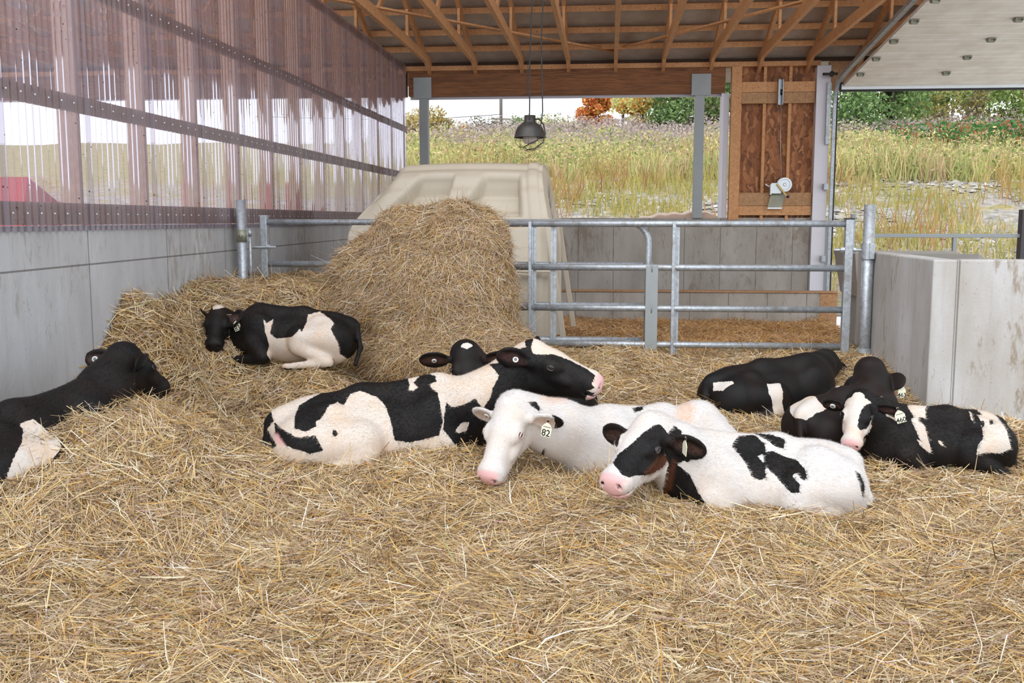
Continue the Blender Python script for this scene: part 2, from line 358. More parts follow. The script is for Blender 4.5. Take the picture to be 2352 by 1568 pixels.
# beam, posts, plates at the back
tag(MB().box(-3.48, 1.94, BY - .06, BY + .12, 3.73, 4.155).build('laminated_beam', M['glulam'], bevel=.004), 'long brown laminated timber beam over the back opening', 'beam')
tag(MB().box(-14, -3.52, BY - .06, BY + .12, 3.73, 4.155).build('laminated_beam', M['glulam'], bevel=.004), 'laminated timber beam beyond the clear corrugated wall', 'beam')
tag(MB().box(-14, 3.50, BY - .08, BY + .14, 4.155, 4.235).build('top_plate', M['wood'], bevel=.003), 'orange wooden top plate lying on the laminated beam', 'plate')
MB().box(-3.48, 1.9, BY + .12, BY + .16, 3.69, 3.75).build('trim_1', M['white_trim'], **S)
MB().box(1.885, 1.93, BY - .02, BY + .17, 1.635, 3.73).box(1.935, 2.02, BY + .03, BY + .13, 1.635, 3.73).build('trim_2', M['white_trim'], **S)
for (a, b, p0, p1, nm) in ((-3.292, -3.14, -3.385, -3.07, 'left'), (1.44, 1.60, 1.375, 1.70, 'right')):
    e = empty('steel_post', ((a + b) / 2, BY, 1.63), f'{nm} grey square steel post holding up the laminated beam', 'post', 'steel posts under the beam')
    MB().box(a, b, BY - .07, BY + .08, 1.63, 3.73).build('shaft', M['steel_plate'], e, bevel=.006)
    MB().box(p0, p1, BY - .085, BY - .061, 3.69, 4.045).build('gusset_plate', M['steel_plate'], e, bevel=.002)
    for z in (3.78, 3.88, 3.98):
        MB().lathe([(.0, -.018), (.012, -.018), (.018, -.010), (.02, 0)], ((p0 + p1) / 2, BY - .086, z), 8, 'y').build('bolt', M['zinc'], e, smooth=True)
# sheathed bay between opening and big door
tag(MB().box(2.04, 2.21, BY - .1, BY + .06, 1.60, 4.155).build('corner_post', M['wood'], bevel=.004), 'tall orange timber post left of the chipboard bay', 'post')
MB().box(2.15, 3.50, BY + .06, BY + .075, 1.55, 4.155).build('chipboard_panel', M['osb'], label='brown oriented strand board panel behind the winch', cat='panel')
for x in (2.60, 3.02):
    MB().box(x - .025, x + .025, BY - .03, BY + .058, 1.60, 4.155).build('wall_stud', M['wood'], label=f"{'left' if x < 2.8 else 'right'} thin stud in the chipboard bay", cat='stud', group='studs of the chipboard bay')
for z0, z1, m_, nm in ((3.73, 3.90, 'wood', 'top'), (3.545, 3.725, 'wood_old', 'second from top'), (1.84, 2.06, 'wood_old', 'wide, behind the hand winch'), (1.68, 1.835, 'wood', 'lowest')):
    MB().box(2.215, 3.42, BY - .07, BY - .032, z0, z1).build('cross_board', M[m_], label=f'horizontal board across the chipboard bay, {nm}', cat='board', group='cross boards of the chipboard bay', bevel=.003)
tag(MB().box(3.43, 3.66, BY - .12, BY + .1, -.3, 4.15).build('trim_3', M['white_trim'], bevel=.006), kind='structure')
tag(MB().box(3.66, 9, BY + .02, BY + .14, 3.76, 4.235).build('door_header', M['wood_old'], bevel=.004), 'timber header above the large doorway behind the lifted door', 'header')
# winch on the board
e = empty('hand_winch', (2.80, BY - .08, 1.78), 'bright zinc hand winch on an angled bracket with a cable going up', 'winch')
MB().add([(2.74, BY - .08, 2.04), (2.98, BY - .08, 2.04), (2.92, BY - .14, 1.80), (2.68, BY - .14, 1.80), (2.74, BY - .09, 2.04), (2.98, BY - .09, 2.04), (2.92, BY - .15, 1.80), (2.68, BY - .15, 1.80)], [(0, 1, 2, 3), (7, 6, 5, 4), (0, 4, 5, 1), (2, 6, 7, 3), (1, 5, 6, 2), (0, 3, 7, 4)]).build('bracket', M['zinc_dark'], e)
MB().box(2.68, 2.92, BY - .165, BY - .14, 1.785, 1.81).build('bracket_lip', M['zinc'], e)
MB().box(2.73, 2.90, BY - .18, BY - .07, 2.04, 2.22).box(2.71, 2.735, BY - .2, BY - .07, 2.02, 2.2).build('housing', M['zinc'], e, bevel=.006)
MB().lathe([(0, .12), (.02, .12), (.03, .11), (.085, .11), (.09, .12), (.118, .12), (.118, .09), (.05, .08), (.05, .02), (.118, .01), (.118, 0), (0, 0)], (2.95, BY - .08, 2.19), 32, 'y').build('gear_drum', M['zinc'], e, smooth=False)
MB().beam((2.82, BY - .22, 2.2), (2.98, BY - .23, 2.0), .03, .008, (0, 1, 0)).build('crank_arm', plain('yellow chromate steel', srgb(190, 165, 100), .4, .4), e, bevel=.003)
MB().lathe([(0, .09), (.02, .085), (.024, .04), (.018, 0), (0, 0)], (2.99, BY - .235, 1.985), 16, 'y').build('crank_knob', plain('navy plastic', srgb(40, 44, 80), .4), e, smooth=True)
MB().beam((2.64, BY - .1, 2.20), (2.75, BY - .1, 2.14), .02, .02).build('pawl_lever', M['zinc'], e, bevel=.004)
MB().tube([(2.90, BY - .13, 2.28), (2.87, BY - .12, 2.9), (2.86, BY - .11, 3.5)], .0035, 6).build('cable', M['zinc'], e, smooth=True)
e = empty('cable_pulley', (2.86, BY - .08, 3.5), 'small grey channel housing of the cable pulley on the upper boards', 'pulley')
MB().box(2.80, 2.83, BY - .17, BY - .071, 3.51, 3.93).box(2.87, 2.885, BY - .17, BY - .071, 3.51, 3.93).box(2.83, 2.87, BY - .09, BY - .071, 3.51, 3.93).build('channel', M['galv'], e, bevel=.003)
MB().lathe([(0, -.02), (.05, -.02), (.04, 0), (.05, .02), (0, .02)], (2.85, BY - .12, 3.72), 20, 'x').build('sheave', M['black'], e, smooth=True)

# ------------------------------------------------------------------ roof: deck, purlins, trusses, braces
SL = math.tan(math.radians(19.5)); zr = lambda y: 4.30 + (BY - y) * SL
Y0 = 7.2
mb = MB(); y1 = 18.4
mb.add([(-14, Y0, zr(Y0)), (9, Y0, zr(Y0)), (9, y1, zr(y1)), (-14, y1, zr(y1)), (-14, Y0, zr(Y0) + .1), (9, Y0, zr(Y0) + .1), (9, y1, zr(y1) + .1), (-14, y1, zr(y1) + .1)],
       [(0, 1, 2, 3), (7, 6, 5, 4), (0, 4, 5, 1), (1, 5, 6, 2), (2, 6, 7, 3), (3, 7, 4, 0)])
mb.build('ceiling', M['foil'], **S)
MB().box(-14, 9, BY - .01, BY + .02, 4.235, zr(BY)).build('trim_4', plain('shade-toned eave board', srgb(74, 54, 40), .8), **S)  # eave strip in dark brown, painting in the shade under the roof
py_l = [17.05, 16.55, 15.95, 15.35, 14.75, 14.1, 13.4, 12.7, 12.0, 11.3]
for i, y in enumerate(py_l):
    MB().beam((-14, y, zr(y) - .045), (9, y, zr(y) - .045), .09, .088, (0, -SL, 1)).build('roof_purlin', M['wood'], label=f'{ORD[i]} roof purlin up from the back wall', cat='purlin', group='roof purlins under the foil')
k0 = -12
def truss_label(k):
    if 0 <= k <= 8: return f'{ORD[k]} roof truss from the left above the open pen'
    if k < 0: return f'roof truss beyond the clear wall, {ORD[-k-1]} from it'
    return f'roof truss over the lifted door, {ORD[k-9]} from the left'
for k in range(k0, 14):
    x = -3.10 + .799 * k; yn = 8.2
    e = empty('roof_truss', (x, BY, 4.235), truss_label(k), 'truss', 'roof trusses')
    MB().beam((x, BY + .1, 4.31), (x, yn, 4.31), .062, .145).build('bottom_chord', M['wood'], e, bevel=.003)
    MB().beam((x + .0, BY + .1, zr(BY + .1) - .16), (x, yn, zr(yn) - .16), .055, .13).build('top_chord', M['wood'], e)
    for yw, yt in ((15.6, 15.6), (13.6, 14.6), (12.0, 12.0)):
        MB().beam((x, yw, 4.38), (x, yt, zr(yt) - .2), .04, .09, (0, 1, .1)).build('web', M['wood'], e)
for p, q, nm in (((-3.6, 12.9, 4.40), (.26, 17.55, 4.40), 'left'), ((-.05, 17.45, 4.42), (3.7, 12.0, 4.42), 'right')):
    MB().beam(p, q, .09, .025).build('diagonal_brace', M['wood'], label=f'thin diagonal brace lying across the trusses, rising to the {nm}', cat='brace', group='diagonal braces')

# ------------------------------------------------------------------ overhead door, lifted
e = empty('overhead_door', (5.4, 15.4, 3.7), 'large white sectional door lifted open under the roof at the right', 'door')
zd = lambda y: 3.76 + (17.25 - y) * .105
ys = [17.25, 16.35, 15.45, 14.55, 13.65, 12.72]
for i in range(5):
    a, b = ys[i] - .008, ys[i + 1] + .008
    V = []; n = 40; yy = np.linspace(a, b, n); t = np.linspace(0, 1, n)
    rib = np.where((np.abs((t * 4) % 1 - .5) > .46), .008, 0)
    zz = zd(yy) + rib
    V = np.concatenate([np.stack([np.full(n, x), yy, z], 1) for x, z in ((3.80, zz), (8.6, zz), (8.6, zd(yy) + .05), (3.80, zd(yy) + .05))])
    Fq = [(r * n + j, r * n + j + 1, ((r + 1) % 4) * n + j + 1, ((r + 1) % 4) * n + j) for r in range(4) for j in range(n - 1)] + [(0, n, 2 * n, 3 * n), (n - 1, 4 * n - 1, 3 * n - 1, 2 * n - 1)]
    mesh_obj('door_section', V, Fq, M['door'], e)
for i in range(0, 5):
    y = ys[i + 1] if i < 4 else ys[5] + .1; z = zd(y)
    for x in (3.87, 5.15, 6.45, 7.75):
        mb = MB().box(x - .055, x + .055, y - .06, y + .06, z - .012, z - .001)
        mb.box(x - .045, x + .045, y - .02, y + .02, z - .05, z - .012).box(x + .035, x + .05, y - .055, y + .055, z - .035, z - .008).box(x - .05, x - .035, y - .055, y + .055, z - .035, z - .008)
        mb.build('hinge', M['zinc_dark'], e, bevel=.002)
MB().box(3.76, 8.6, 17.25, 17.30, 3.69, 3.84).build('bottom_seal', M['black'], e)
MB().box(3.78, 8.6, 17.215, 17.25, 3.72, 3.80).build('bottom_rail', M['zinc'], e, bevel=.002)
for xx, nm in ((3.72, 'left'),):
    e2 = empty('door_track', (xx, 17.2, 0), 'galvanised curved track along the left side of the lifted door', 'track')
    P = [(xx, 17.42, -.2), (xx, 17.42, 3.45)] + [(xx, 17.42 - .38 * (1 - math.cos(a)), 3.45 + .42 * math.sin(a)) for a in np.linspace(.2, 1.5, 7)] + [(xx, 16.6, 3.94), (xx, 12.2, 4.40)]
    P = np.array(P); mbt = MB()
    for i in range(len(P) - 1):
        d = P[i + 1] - P[i]; mbt.beam(P[i], P[i + 1] + d / np.linalg.norm(d) * .003, .07 if i >= len(P) - 3 else .05, .06, (0, -d[2], d[1]) if abs(d[1]) > 1e-6 else (0, -1, 0))
    mbt.build('rail', M['galv'], e2)
    MB().box(xx - .13, xx - .06, 17.40, 17.47, 2.85, 3.86).build('angle_bracket', M['galv'], e2, bevel=.003)
    MB().tube([(xx - .22, 17.36, 3.99), (xx + .02, 17.36, 3.99)], .022, 10).tube([(xx - .10, 17.36, 3.99), (xx - .05, 17.36, 3.99)], .045, 10).build('pulley_shaft', M['dark_metal'], e2, smooth=True)
    for z in (2.15, .95): MB().box(xx - .14, xx - .07, 17.33, 17.46, z - .05, z + .05).build('track_clip', M['galv'], e2, bevel=.004)
    MB().box(3.765, 3.785, 17.46, 17.52, -.2, 3.75).build('weather_seal', M['black'], e2)

# ------------------------------------------------------------------ hanging lamp
LK = 1.385
class LB(MB):
    def build(s, *a, **k):
        s.v = [(v - np.array([0, 0, 1.6])) * LK + np.array([0, 0, 1.6]) for v in s.v]; return MB.build(s, *a, **k)
e = empty('heat_lamp', (-.70, 9.0, 2.2), 'dark dome heat lamp with wire guard hanging from a cable', 'lamp')
cx, cy = -.505, 6.5
prof = [(.001, 2.262), (.036, 2.262), (.037, 2.222), (.042, 2.215), (.060, 2.205), (.078, 2.188), (.090, 2.165), (.096, 2.140), (.101, 2.126), (.103, 2.122), (.099, 2.122), (.092, 2.14), (.075, 2.18), (.05, 2.198), (.001, 2.205)]
LB().lathe([(r, z) for r, z in prof], (cx, cy, 0), 40).build('lamp_shade', M['dark_metal'], e, smooth=True)
LB().lathe([(.001, 2.2), (.02, 2.19), (.022, 2.16), (.045, 2.13), (.05, 2.11), (.035, 2.085), (.001, 2.08)], (cx, cy, 0), 20).build('bulb', plain('dusty glass bulb', srgb(200, 190, 180), .15), e, smooth=True)
g = LB()
for a in (0, math.pi / 4, math.pi / 2, 3 * math.pi / 4):
    g.tube([(cx + math.cos(a) * .098 * math.cos(t), cy + math.sin(a) * .098 * math.cos(t), 2.122 - .085 * math.sin(t)) for t in np.linspace(0, math.pi, 17)], .0012, 5)
for r, z in ((.095, 2.108), (.072, 2.065)):
    g.tube([(cx + r * math.cos(t), cy + r * math.sin(t), z) for t in np.linspace(0, 2 * math.pi, 25)], .0012, 5)
g.build('wire_guard', M['wire'], e, smooth=True)
cb = LB()
cb.tube([(cx + .02, 6.5, 5.66), (cx + .012, 6.5, 3.0), (cx + .008, 6.5, 2.85), (cx - .002, 6.5, 2.6), (cx - .001, 6.49, 2.4), (cx + .001, 6.45, 2.28), (cx + .003, 6.42, 2.225)], .0042, 8)
cb.build('hanging_cable', M['black'], e, smooth=True)
LB().tube([(cx + .075, 6.5, 5.66), (cx + .08, 6.5, 2.95), (cx + .07, 6.5, 2.7), (cx + .078, 6.5, 2.45), (cx + .084, 6.45, 2.28), (cx + .072, 6.40, 2.16), (cx + .06, 6.39, 2.10), (cx + .005, 6.39, 2.075), (cx - .025, 6.39, 2.058), (cx - .01, 6.39, 2.04), (cx + .04, 6.39, 2.045), (cx + .09, 6.40, 2.085), (cx + .104, 6.42, 2.14), (cx + .09, 6.45, 2.20), (cx + .06, 6.48, 2.235), (cx + .034, 6.5, 2.24)], .0042, 8).build('power_cord', M['black'], e, smooth=True)
LB().tube([(cx - .012, 6.5, 2.60), (cx - .026, 6.5, 2.5), (cx - .028, 6.5, 2.42), (cx - .022, 6.5, 2.395), (cx - .014, 6.5, 2.41), (cx - .016, 6.5, 2.48), (cx - .008, 6.5, 2.56)], .0016, 6).build('cord_loop', M['black'], e, smooth=True)

# ------------------------------------------------------------------ gates and posts
GY = 9.19
def post(x, y, top, r, lab, z0=-.3):
    e = empty('gate_post', (x, y, z0), lab, 'post', 'galvanised gate posts')
    MB().tube([(x, y, z0), (x, y, top)], r, 24).build('pipe', M['galv'], e, smooth=True); return e
ep = post(-3.405, 9.12, 1.785, .046, 'galvanised round post by the concrete wall left of the bale')
MB().tube([(-3.405, 9.12, 1.40), (-3.405, 9.12, 1.51)], .052, 24).tube([(-3.405, 9.06, 1.45), (-3.38, 9.05, 1.45)], .012, 8).build('collar', M['zinc_dark'], ep, smooth=True)
MB().tube([(-3.33, 9.13, .8), (-3.33, 9.13, 1.52)], .014, 12).tube([(-3.33, 9.13, 1.45), (-3.33, 9.13, 1.51)], .02, 12).build('drop_rod', M['galv'], ep, smooth=True)
MB().box(-3.37, -3.33, 9.115, 9.125, 1.40, 1.52).build('hinge_plate', M['galv'], ep)
e = empty('gate', (-1.9, GY + .08, .4), 'galvanised tube gate behind the straw heap with a rounded right end', 'gate', 'tube gates across the pen')
yb = GY + .08
for z in (1.58, 1.187, .815, .495):
    xe = .18 if z > 1.5 else .42
    MB().tube([(-3.25, yb, z), (xe - .1 if z < 1.5 else xe, yb, z)], .029, 14).build('rail', M['galv'], e, smooth=True)
MB().tube([(.18, yb, 1.58)] + [(.18 + .19 * math.sin(a), yb, 1.39 + .19 * math.cos(a)) for a in np.linspace(.15, math.pi / 2, 8)] + [(.37, yb, 1.2), (.36, yb, .30)], .029, 14).build('end_pipe', M['galv'], e, smooth=True)
MB().box(-3.27, -3.205, yb - .035, yb + .035, .45, 1.645).build('hinge_stile', M['galv'], e, bevel=.006)
MB().tube([(-3.33, yb - .05, 1.345), (-3.12, yb - .03, 1.345)], .012, 10).tube([(-3.205, yb - .03, 1.345), (-3.17, yb - .03, 1.345)], .024, 6).build('hinge_bolt', M['galv'], e, smooth=False)
for x in (-1.9, -.50):
    MB().box(x - .022, x - .002, yb - .036, yb + .03, .47, 1.56).box(x + .003, x + .03, yb - .034, yb - .029, .47, 1.56).box(x - .004, x + .005, yb - .03, yb + .02, .47, 1.56).build('brace_channel', M['galv'], e)
MB().tube([(.41, yb - .01, .32), (.41, yb - .01, 1.17)], .013, 12).tube([(.41, yb - .01, .70), (.41, yb - .01, .80)], .024, 12).tube([(.41, yb - .01, .98), (.41, yb - .01, 1.08)], .024, 12).build('slam_rod', M['galv'], e, smooth=True)
e = empty('gate', (.7, GY, .3), 'galvanised tube gate hung on the right post in front of the concrete curb', 'gate', 'tube gates across the pen')
for z in (1.567, 1.172, .800, .468):
    MB().tube([(-1.0, GY, z), (2.10, GY, z)], .0295, 16).build('rail', M['galv'], e, smooth=True)
for x in (-.705, .595):
    MB().box(x - .018, x + .010, GY - .042, GY + .02, .30, 1.585).box(x + .022, x + .052, GY + .01, GY + .018, .34, 1.54).box(x + .010, x + .024, GY - .02, GY + .018, .34, 1.54).build('brace_channel', M['galv'], e, bevel=.002)
MB().box(2.095, 2.165, GY - .035, GY + .035, .28, 1.61).build('hinge_stile', M['galv'], e, bevel=.006)
MB().box(2.09, 2.17, GY - .04, GY + .04, 1.605, 1.617).build('stile_cap', M['black'], e)
MB().tube([(2.0, GY - .01, 1.335), (2.27, GY - .03, 1.335)], .013, 10).tube([(2.06, GY - .012, 1.335), (2.095, GY - .014, 1.335)], .026, 6).tube([(2.165, GY - .02, 1.335), (2.19, GY - .022, 1.335)], .024, 6).build('hinge_bolt', M['galv'], e)
MB().box(.345, .455, GY - .036, GY - .030, .30, 1.19).build('latch_plate', M['steel_plate'], e, bevel=.002)
for z in (1.172, .80): MB().tube([(.40, GY - .034, z - .04), (.40, GY - .04, z), (.40, GY - .034, z + .04)], .006, 8).tube([(.40, GY, z), (.41, GY, z)], .036, 16, cap=False).build('clamp_band', M['steel_plate'], e, smooth=True)
ep = post(2.295, GY - .03, 1.735, .050, 'tall galvanised round post at the right concrete wall')
MB().tube([(2.295, GY - .03, 1.255), (2.295, GY - .03, 1.395)], .060, 24).box(2.29, 2.33, GY - .105, GY - .08, 1.26, 1.40).build('hinge_collar', M['galv'], ep, smooth=False)
MB().tube([(2.295, GY - .03, -.1), (2.295, GY - .03, .46)], .062, 24).build('base_sleeve', M['steel_plate'], ep, smooth=True)

# things behind the right wall
e = post(2.75, 11.7, 1.665, .028, 'thin grey steel post right behind the gate end'); 
e = empty('pipe_rail', (3.9, 12.2, 0), 'grey pipe railing outside behind the right concrete wall', 'railing')
MB().box(3.0, 4.95, 12.2, 12.25, 1.395, 1.44).build('top_rail', M['steel_plate'], e, bevel=.004)
MB().box(4.02, 4.06, 12.2, 12.25, -.2, 1.395).build('upright', M['steel_plate'], e)
MB().box(3.0, 3.04, 12.2, 12.25, -.2, 1.395).build('upright', M['steel_plate'], e)
MB().box(4.76, 4.86, 12.15, 12.27, -.2, 1.72).build('fence_post', plain('dark weathered post', srgb(70, 66, 70)), label='dark post at the right picture edge beyond the concrete wall', cat='post')
e = empty('feed_trough', (3.2, 11.2, 0), 'grey feed trough whose rim shows above the right concrete wall', 'trough')
MB().add([(2.62, 10.8, .8), (3.75, 10.8, .8), (3.75, 11.6, .8), (2.62, 11.6, .8), (2.55, 10.7, 1.255), (3.78, 10.7, 1.255), (3.92, 10.9, 1.20), (3.95, 11.7, 1.20), (3.85, 11.7, 1.255), (2.55, 11.7, 1.255)], [(3, 2, 1, 0), (0, 1, 5, 4), (1, 6, 5), (1, 2, 7, 6), (2, 3, 9, 8), (2, 8, 7), (3, 0, 4, 9)]).build('basin', plain('grey plastic', srgb(150, 146, 140)), e)
MB().box(2.7, 2.78, 10.9, 11.5, -.3, .8).build('stand', M['steel_plate'], e)
MB().box(3.6, 3.68, 10.9, 11.5, -.3, .8).build('stand', M['steel_plate'], e)
MB().box(3.70, 3.86, 17.9, 18.05, -.2, 1.60).build('door_guard_post', M['steel_plate'], label='short grey post outside the left side of the big doorway', cat='post', bevel=.01)
# thin string hanging: tarp over the back wall
n = 60; xx = np.linspace(-.3, 1.85, n); vv = []
for i, x in enumerate(xx):
    hh = 1.62 + .11 * float(sst(.4, 1.3, x)) * (1 + .15 * math.sin(x * 9)) + .012 * math.sin(x * 23)
    for y, z in ((BY + .23, 1.5), (BY + .24, hh - .03), (BY + .4, hh), (BY + .7, hh + .02), (BY + 1.0, hh - .08), (BY + 1.1, 1.4)): vv.append((x, y, z + .006 * math.sin(31 * x + 7 * y)))
mesh_obj('feed_tarp', vv, [(i * 6 + j, i * 6 + j + 1, (i + 1) * 6 + j + 1, (i + 1) * 6 + j) for i in range(n - 1) for j in range(5)], plain('pale tan tarpaulin', srgb(225, 195, 175), .6, 0, .15, 3), smooth=True, label='pale tan tarpaulin lying just outside on the back wall', cat='tarp')

# ------------------------------------------------------------------ calf hutch
def hutch():
    e = empty('calf_hutch', (-1.7, 11.2, .3), 'large beige plastic calf hutch behind the gates', 'hutch')
    # profile around the body: s from near bottom, over the top, to far bottom. (y offset from centre, z)
    P = np.array([(-.98, .25), (-.95, 1.02), (-.93, 1.12), (-.86, 1.40), (-.84, 1.52), (-.80, 1.62), (-.70, 1.88), (-.66, 1.93), (-.60, 2.04), (-.52, 2.10), (-.44, 2.12), (-.38, 2.185), (0, 2.21), (.38, 2.185), (.44, 2.12), (.6, 2.04), (.70, 1.88), (.84, 1.52), (.93, 1.12), (.98, .25)])
    d = np.r_[0, np.cumsum(np.linalg.norm(np.diff(P, axis=0), axis=1))]
    ns = 190; nx = 150; s = np.linspace(0, d[-1], ns); py_ = np.interp(s, d, P[:, 0]); pz = np.interp(s, d, P[:, 1])
    # x extents: the left end slopes in as it rises
    V = np.zeros((nx, ns, 3))
    for i in range(nx):
        u = i / (nx - 1)
        hz = (pz - .25) / 1.95
        xl = -2.80 + .14 * hz + .27 * sst(.62, 1.02, hz) ; xr = -.60 - .10 * sst(.6, 1, hz)
        x = xl + (xr - xl) * u
        ends = 1 - .10 * sst(.14, 0, u) * sst(.4, 1, hz) - .015 * (2 * u - 1.1) ** 2 * sst(.4, 1, hz)
        y = py_.copy(); z = .25 + (pz - .25) * ends
        # recessed panels on the shoulder
        rec = np.zeros(ns)
        for a, b in ((.17, .47), (.56, .87)):
            tz = np.clip((2.05 - pz) / .42, 0, 1); a_ = a + .10 * (1 - tz) * 1.0; m = sst(a_ - .035, a_ + .01, u) * sst(b + .008, b - .012, u)
            skew = sst(1.62, 1.66, pz) * sst(2.07, 2.045, pz) * (np.abs(py_) < .90)
            dep = .06 + .085 * sst(1.66, 1.80, pz) * sst(2.07, 1.9, pz)
            rec += m * skew * dep / .075
        y = y - np.sign(y) * .085 * rec; z = z - .055 * rec
        # horizontal step lines of the shoulder
        y = y + np.sign(y) * .018 * sst(1.93, 1.90, pz) * sst(1.55, 1.60, pz)
        # vertical rib near the right end
        rb = sst(.90, .925, u) * sst(.975, .955, u); y = y * (1 + .02 * rb) ; z = z + .02 * rb * (pz > 1.9)
        V[i, :, 0] = x; V[i, :, 1] = 11.2 + y; V[i, :, 2] = z
    a = np.arange(nx * ns).reshape(nx, ns); q = np.stack([a[:-1, :-1], a[1:, :-1], a[1:, 1:], a[:-1, 1:]], -1).reshape(-1, 4)
    b = mesh_obj('shell', V.reshape(-1, 3), q[:, ::-1], M['hutch'], e, smooth=True)
    so = b.modifiers.new('thick', 'SOLIDIFY'); so.thickness = .02; so.offset = -1
    # left end cap
    L = V[0]; c = L.mean(0); c[0] = -2.72
    mesh_obj('closed_end', np.concatenate([L, [c]]), [(j, j + 1, ns) for j in range(ns - 1)] + [(ns - 1, 0, ns)], M['hutch'], e)
    # right end frame with arched doorway
    R = V[-1]; cy_, cz_ = 11.2, 1.0
    k = ns; inner = []
    for j in range(ns):
        t = j / (ns - 1); yy = R[j, 1] - 11.2; zz = R[j, 2]
        iy = np.clip(yy * .68, -.62, .62); iz = min(.25 + (zz - .25) * .84, 1.86)
        inner.append((R[j, 0] + .035, 11.2 + iy, iz))
    inner = np.array(inner); mid = (R * .6 + inner * .4); mid[:, 0] = R[:, 0] + .05
    Vv = np.concatenate([R, mid, inner, inner - np.array([.16, 0, 0])])
    fq = [(r * k + j, (r + 1) * k + j, (r + 1) * k + j + 1, r * k + j + 1) for r in range(3) for j in range(k - 1)]
    mesh_obj('doorway_frame', Vv, fq, M['hutch'], e, smooth=True)
    MB().beam((-.62, 10.20, 1.62), (-.43, 10.17, .30), .06, .03, (0, 1, 0)).build('side_flange', M['hutch'], e, bevel=.006)
    MB().beam((-.60, 12.22, 1.62), (-.41, 12.25, .30), .06, .03, (0, 1, 0)).build('side_flange', M['hutch'], e, bevel=.006)
    MB().beam((-2.80, 10.16, 1.08), (-.58, 10.16, 1.08), .05, .03).build('mid_ledge', M['hutch'], e, bevel=.01)
hutch()

# ------------------------------------------------------------------ smooth solids (signed distance -> mesh)
import openvdb
def nrm(v): v = np.asarray(v, float); return v / np.linalg.norm(v)
class Sdf:
    """list of primitives in world axes: ('E', centre, 3x3 axes, radii, k, sub, region) or ('C', a, b, ra, rb, flat axis, flat factor, k, sub, region)"""
    def __init__(s): s.p = []
    def ell(s, c, r, R=np.eye(3), k=.03, sub=False, reg=0): s.p.append(('E', np.array(c, float), np.array(R, float), np.array(r, float), k, sub, reg))
    def cone(s, a, b, ra, rb, k=.03, sub=False, reg=0, ax=None, fl=1.0): s.p.append(('C', np.array(a, float), np.array(b, float), ra, rb, ax, fl, k, sub, reg))
    @staticmethod
    def dist(p, X):
        if p[0] == 'E':
            q = (X - p[1]) @ p[2].T; r = p[3]
            k0 = np.linalg.norm(q / r, axis=-1); k1 = np.linalg.norm(q / (r * r), axis=-1) + 1e-9
            return k0 * (k0 - 1) / k1
        a, b, ra, rb, ax, fl = p[1:7]
        if ax is not None:
            ax = nrm(ax); X = X + ((X - a) @ ax)[..., None] * ax * (1 / fl - 1); b = b + ((b - a) @ ax) * ax * (1 / fl - 1)
        ba = b - a; t = np.clip(((X - a) @ ba) / (ba @ ba + 1e-9), 0, 1)
        return (np.linalg.norm(X - a - t[..., None] * ba, axis=-1) - (ra + t * (rb - ra))) * (min(fl, 1) if ax is not None else 1)
    def box(s, p):
        if p[0] == 'E': e = np.sqrt(((p[2] * p[3][:, None]) ** 2).sum(0)); return p[1] - e, p[1] + e
        r = max(p[3], p[4]) * max(1, p[6]); return np.minimum(p[1], p[2]) - r, np.maximum(p[1], p[2]) + r
    def mesh(s, vox, extra=None):
        lo = np.min([s.box(p)[0] for p in s.p if not p[-2]], 0) - 4 * vox; hi = np.max([s.box(p)[1] for p in s.p if not p[-2]], 0) + 4 * vox
        n = np.ceil((hi - lo) / vox).astype(int) + 1; D = np.full(n, .25, np.float32)
        for p in s.p:
            a, b = s.box(p); k = p[-3]; mg = k * 1.2 + 4 * vox
            i0 = np.clip(np.floor((a - mg - lo) / vox).astype(int), 0, n); i1 = np.clip(np.ceil((b + mg - lo) / vox).astype(int) + 1, 0, n)
            sl = tuple(slice(i0[j], i1[j]) for j in range(3))
            g = np.stack(np.meshgrid(*[lo[j] + vox * np.arange(i0[j], i1[j]) for j in range(3)], indexing='ij'), -1)
            d = s.dist(p, g).astype(np.float32); A = D[sl]
            if p[-2]: d = -d; h = np.clip(.5 - .5 * (d - A) / k * -1, 0, 1); D[sl] = A + (d - A) * h + k * h * (1 - h)
            else: h = np.clip(.5 + .5 * (A - d) / k, 0, 1); D[sl] = A + (d - A) * h - k * h * (1 - h)
        if extra is not None:
            g = np.stack(np.meshgrid(*[lo[j] + vox * np.arange(n[j]) for j in range(3)], indexing='ij'), -1); D = D + extra(g).astype(np.float32)
        G = openvdb.FloatGrid(); G.background = .25; G.copyFromArray(np.clip(D, -.25, .25))
        V, Q = G.convertToQuads(0.0)
        return V * vox + lo, Q
    def regions(s, V, nreg):
        out = np.full((nreg, len(V)), 9.)
        for p in s.p:
            if not p[-2]: out[p[-1]] = np.minimum(out[p[-1]], s.dist(p, V))
        return out.argmin(0)
def keep_largest(V, Q):
    """drop loose crumbs"""
    n = len(V); lab = np.arange(n); e = np.concatenate([Q[:, [0, 1]], Q[:, [1, 2]], Q[:, [2, 3]], Q[:, [3, 0]]])
    for _ in range(400):
        m = np.minimum(lab[e[:, 0]], lab[e[:, 1]]); l2 = lab.copy(); np.minimum.at(l2, e[:, 0], m); np.minimum.at(l2, e[:, 1], m); l2 = l2[l2]
        if (l2 == lab).all(): break
        lab = l2
    u, c = np.unique(lab, return_counts=True); k = lab == u[c.argmax()]
    idx = np.cumsum(k) - 1; return V[k], idx[Q[k[Q].all(1)]]
def vnormals(V, Q):
    fn = np.cross(V[Q[:, 2]] - V[Q[:, 0]], V[Q[:, 3]] - V[Q[:, 1]]); N = np.zeros_like(V)
    for j in range(4): np.add.at(N, Q[:, j], fn)
    return N / (np.linalg.norm(N, axis=1)[:, None] + 1e-12)
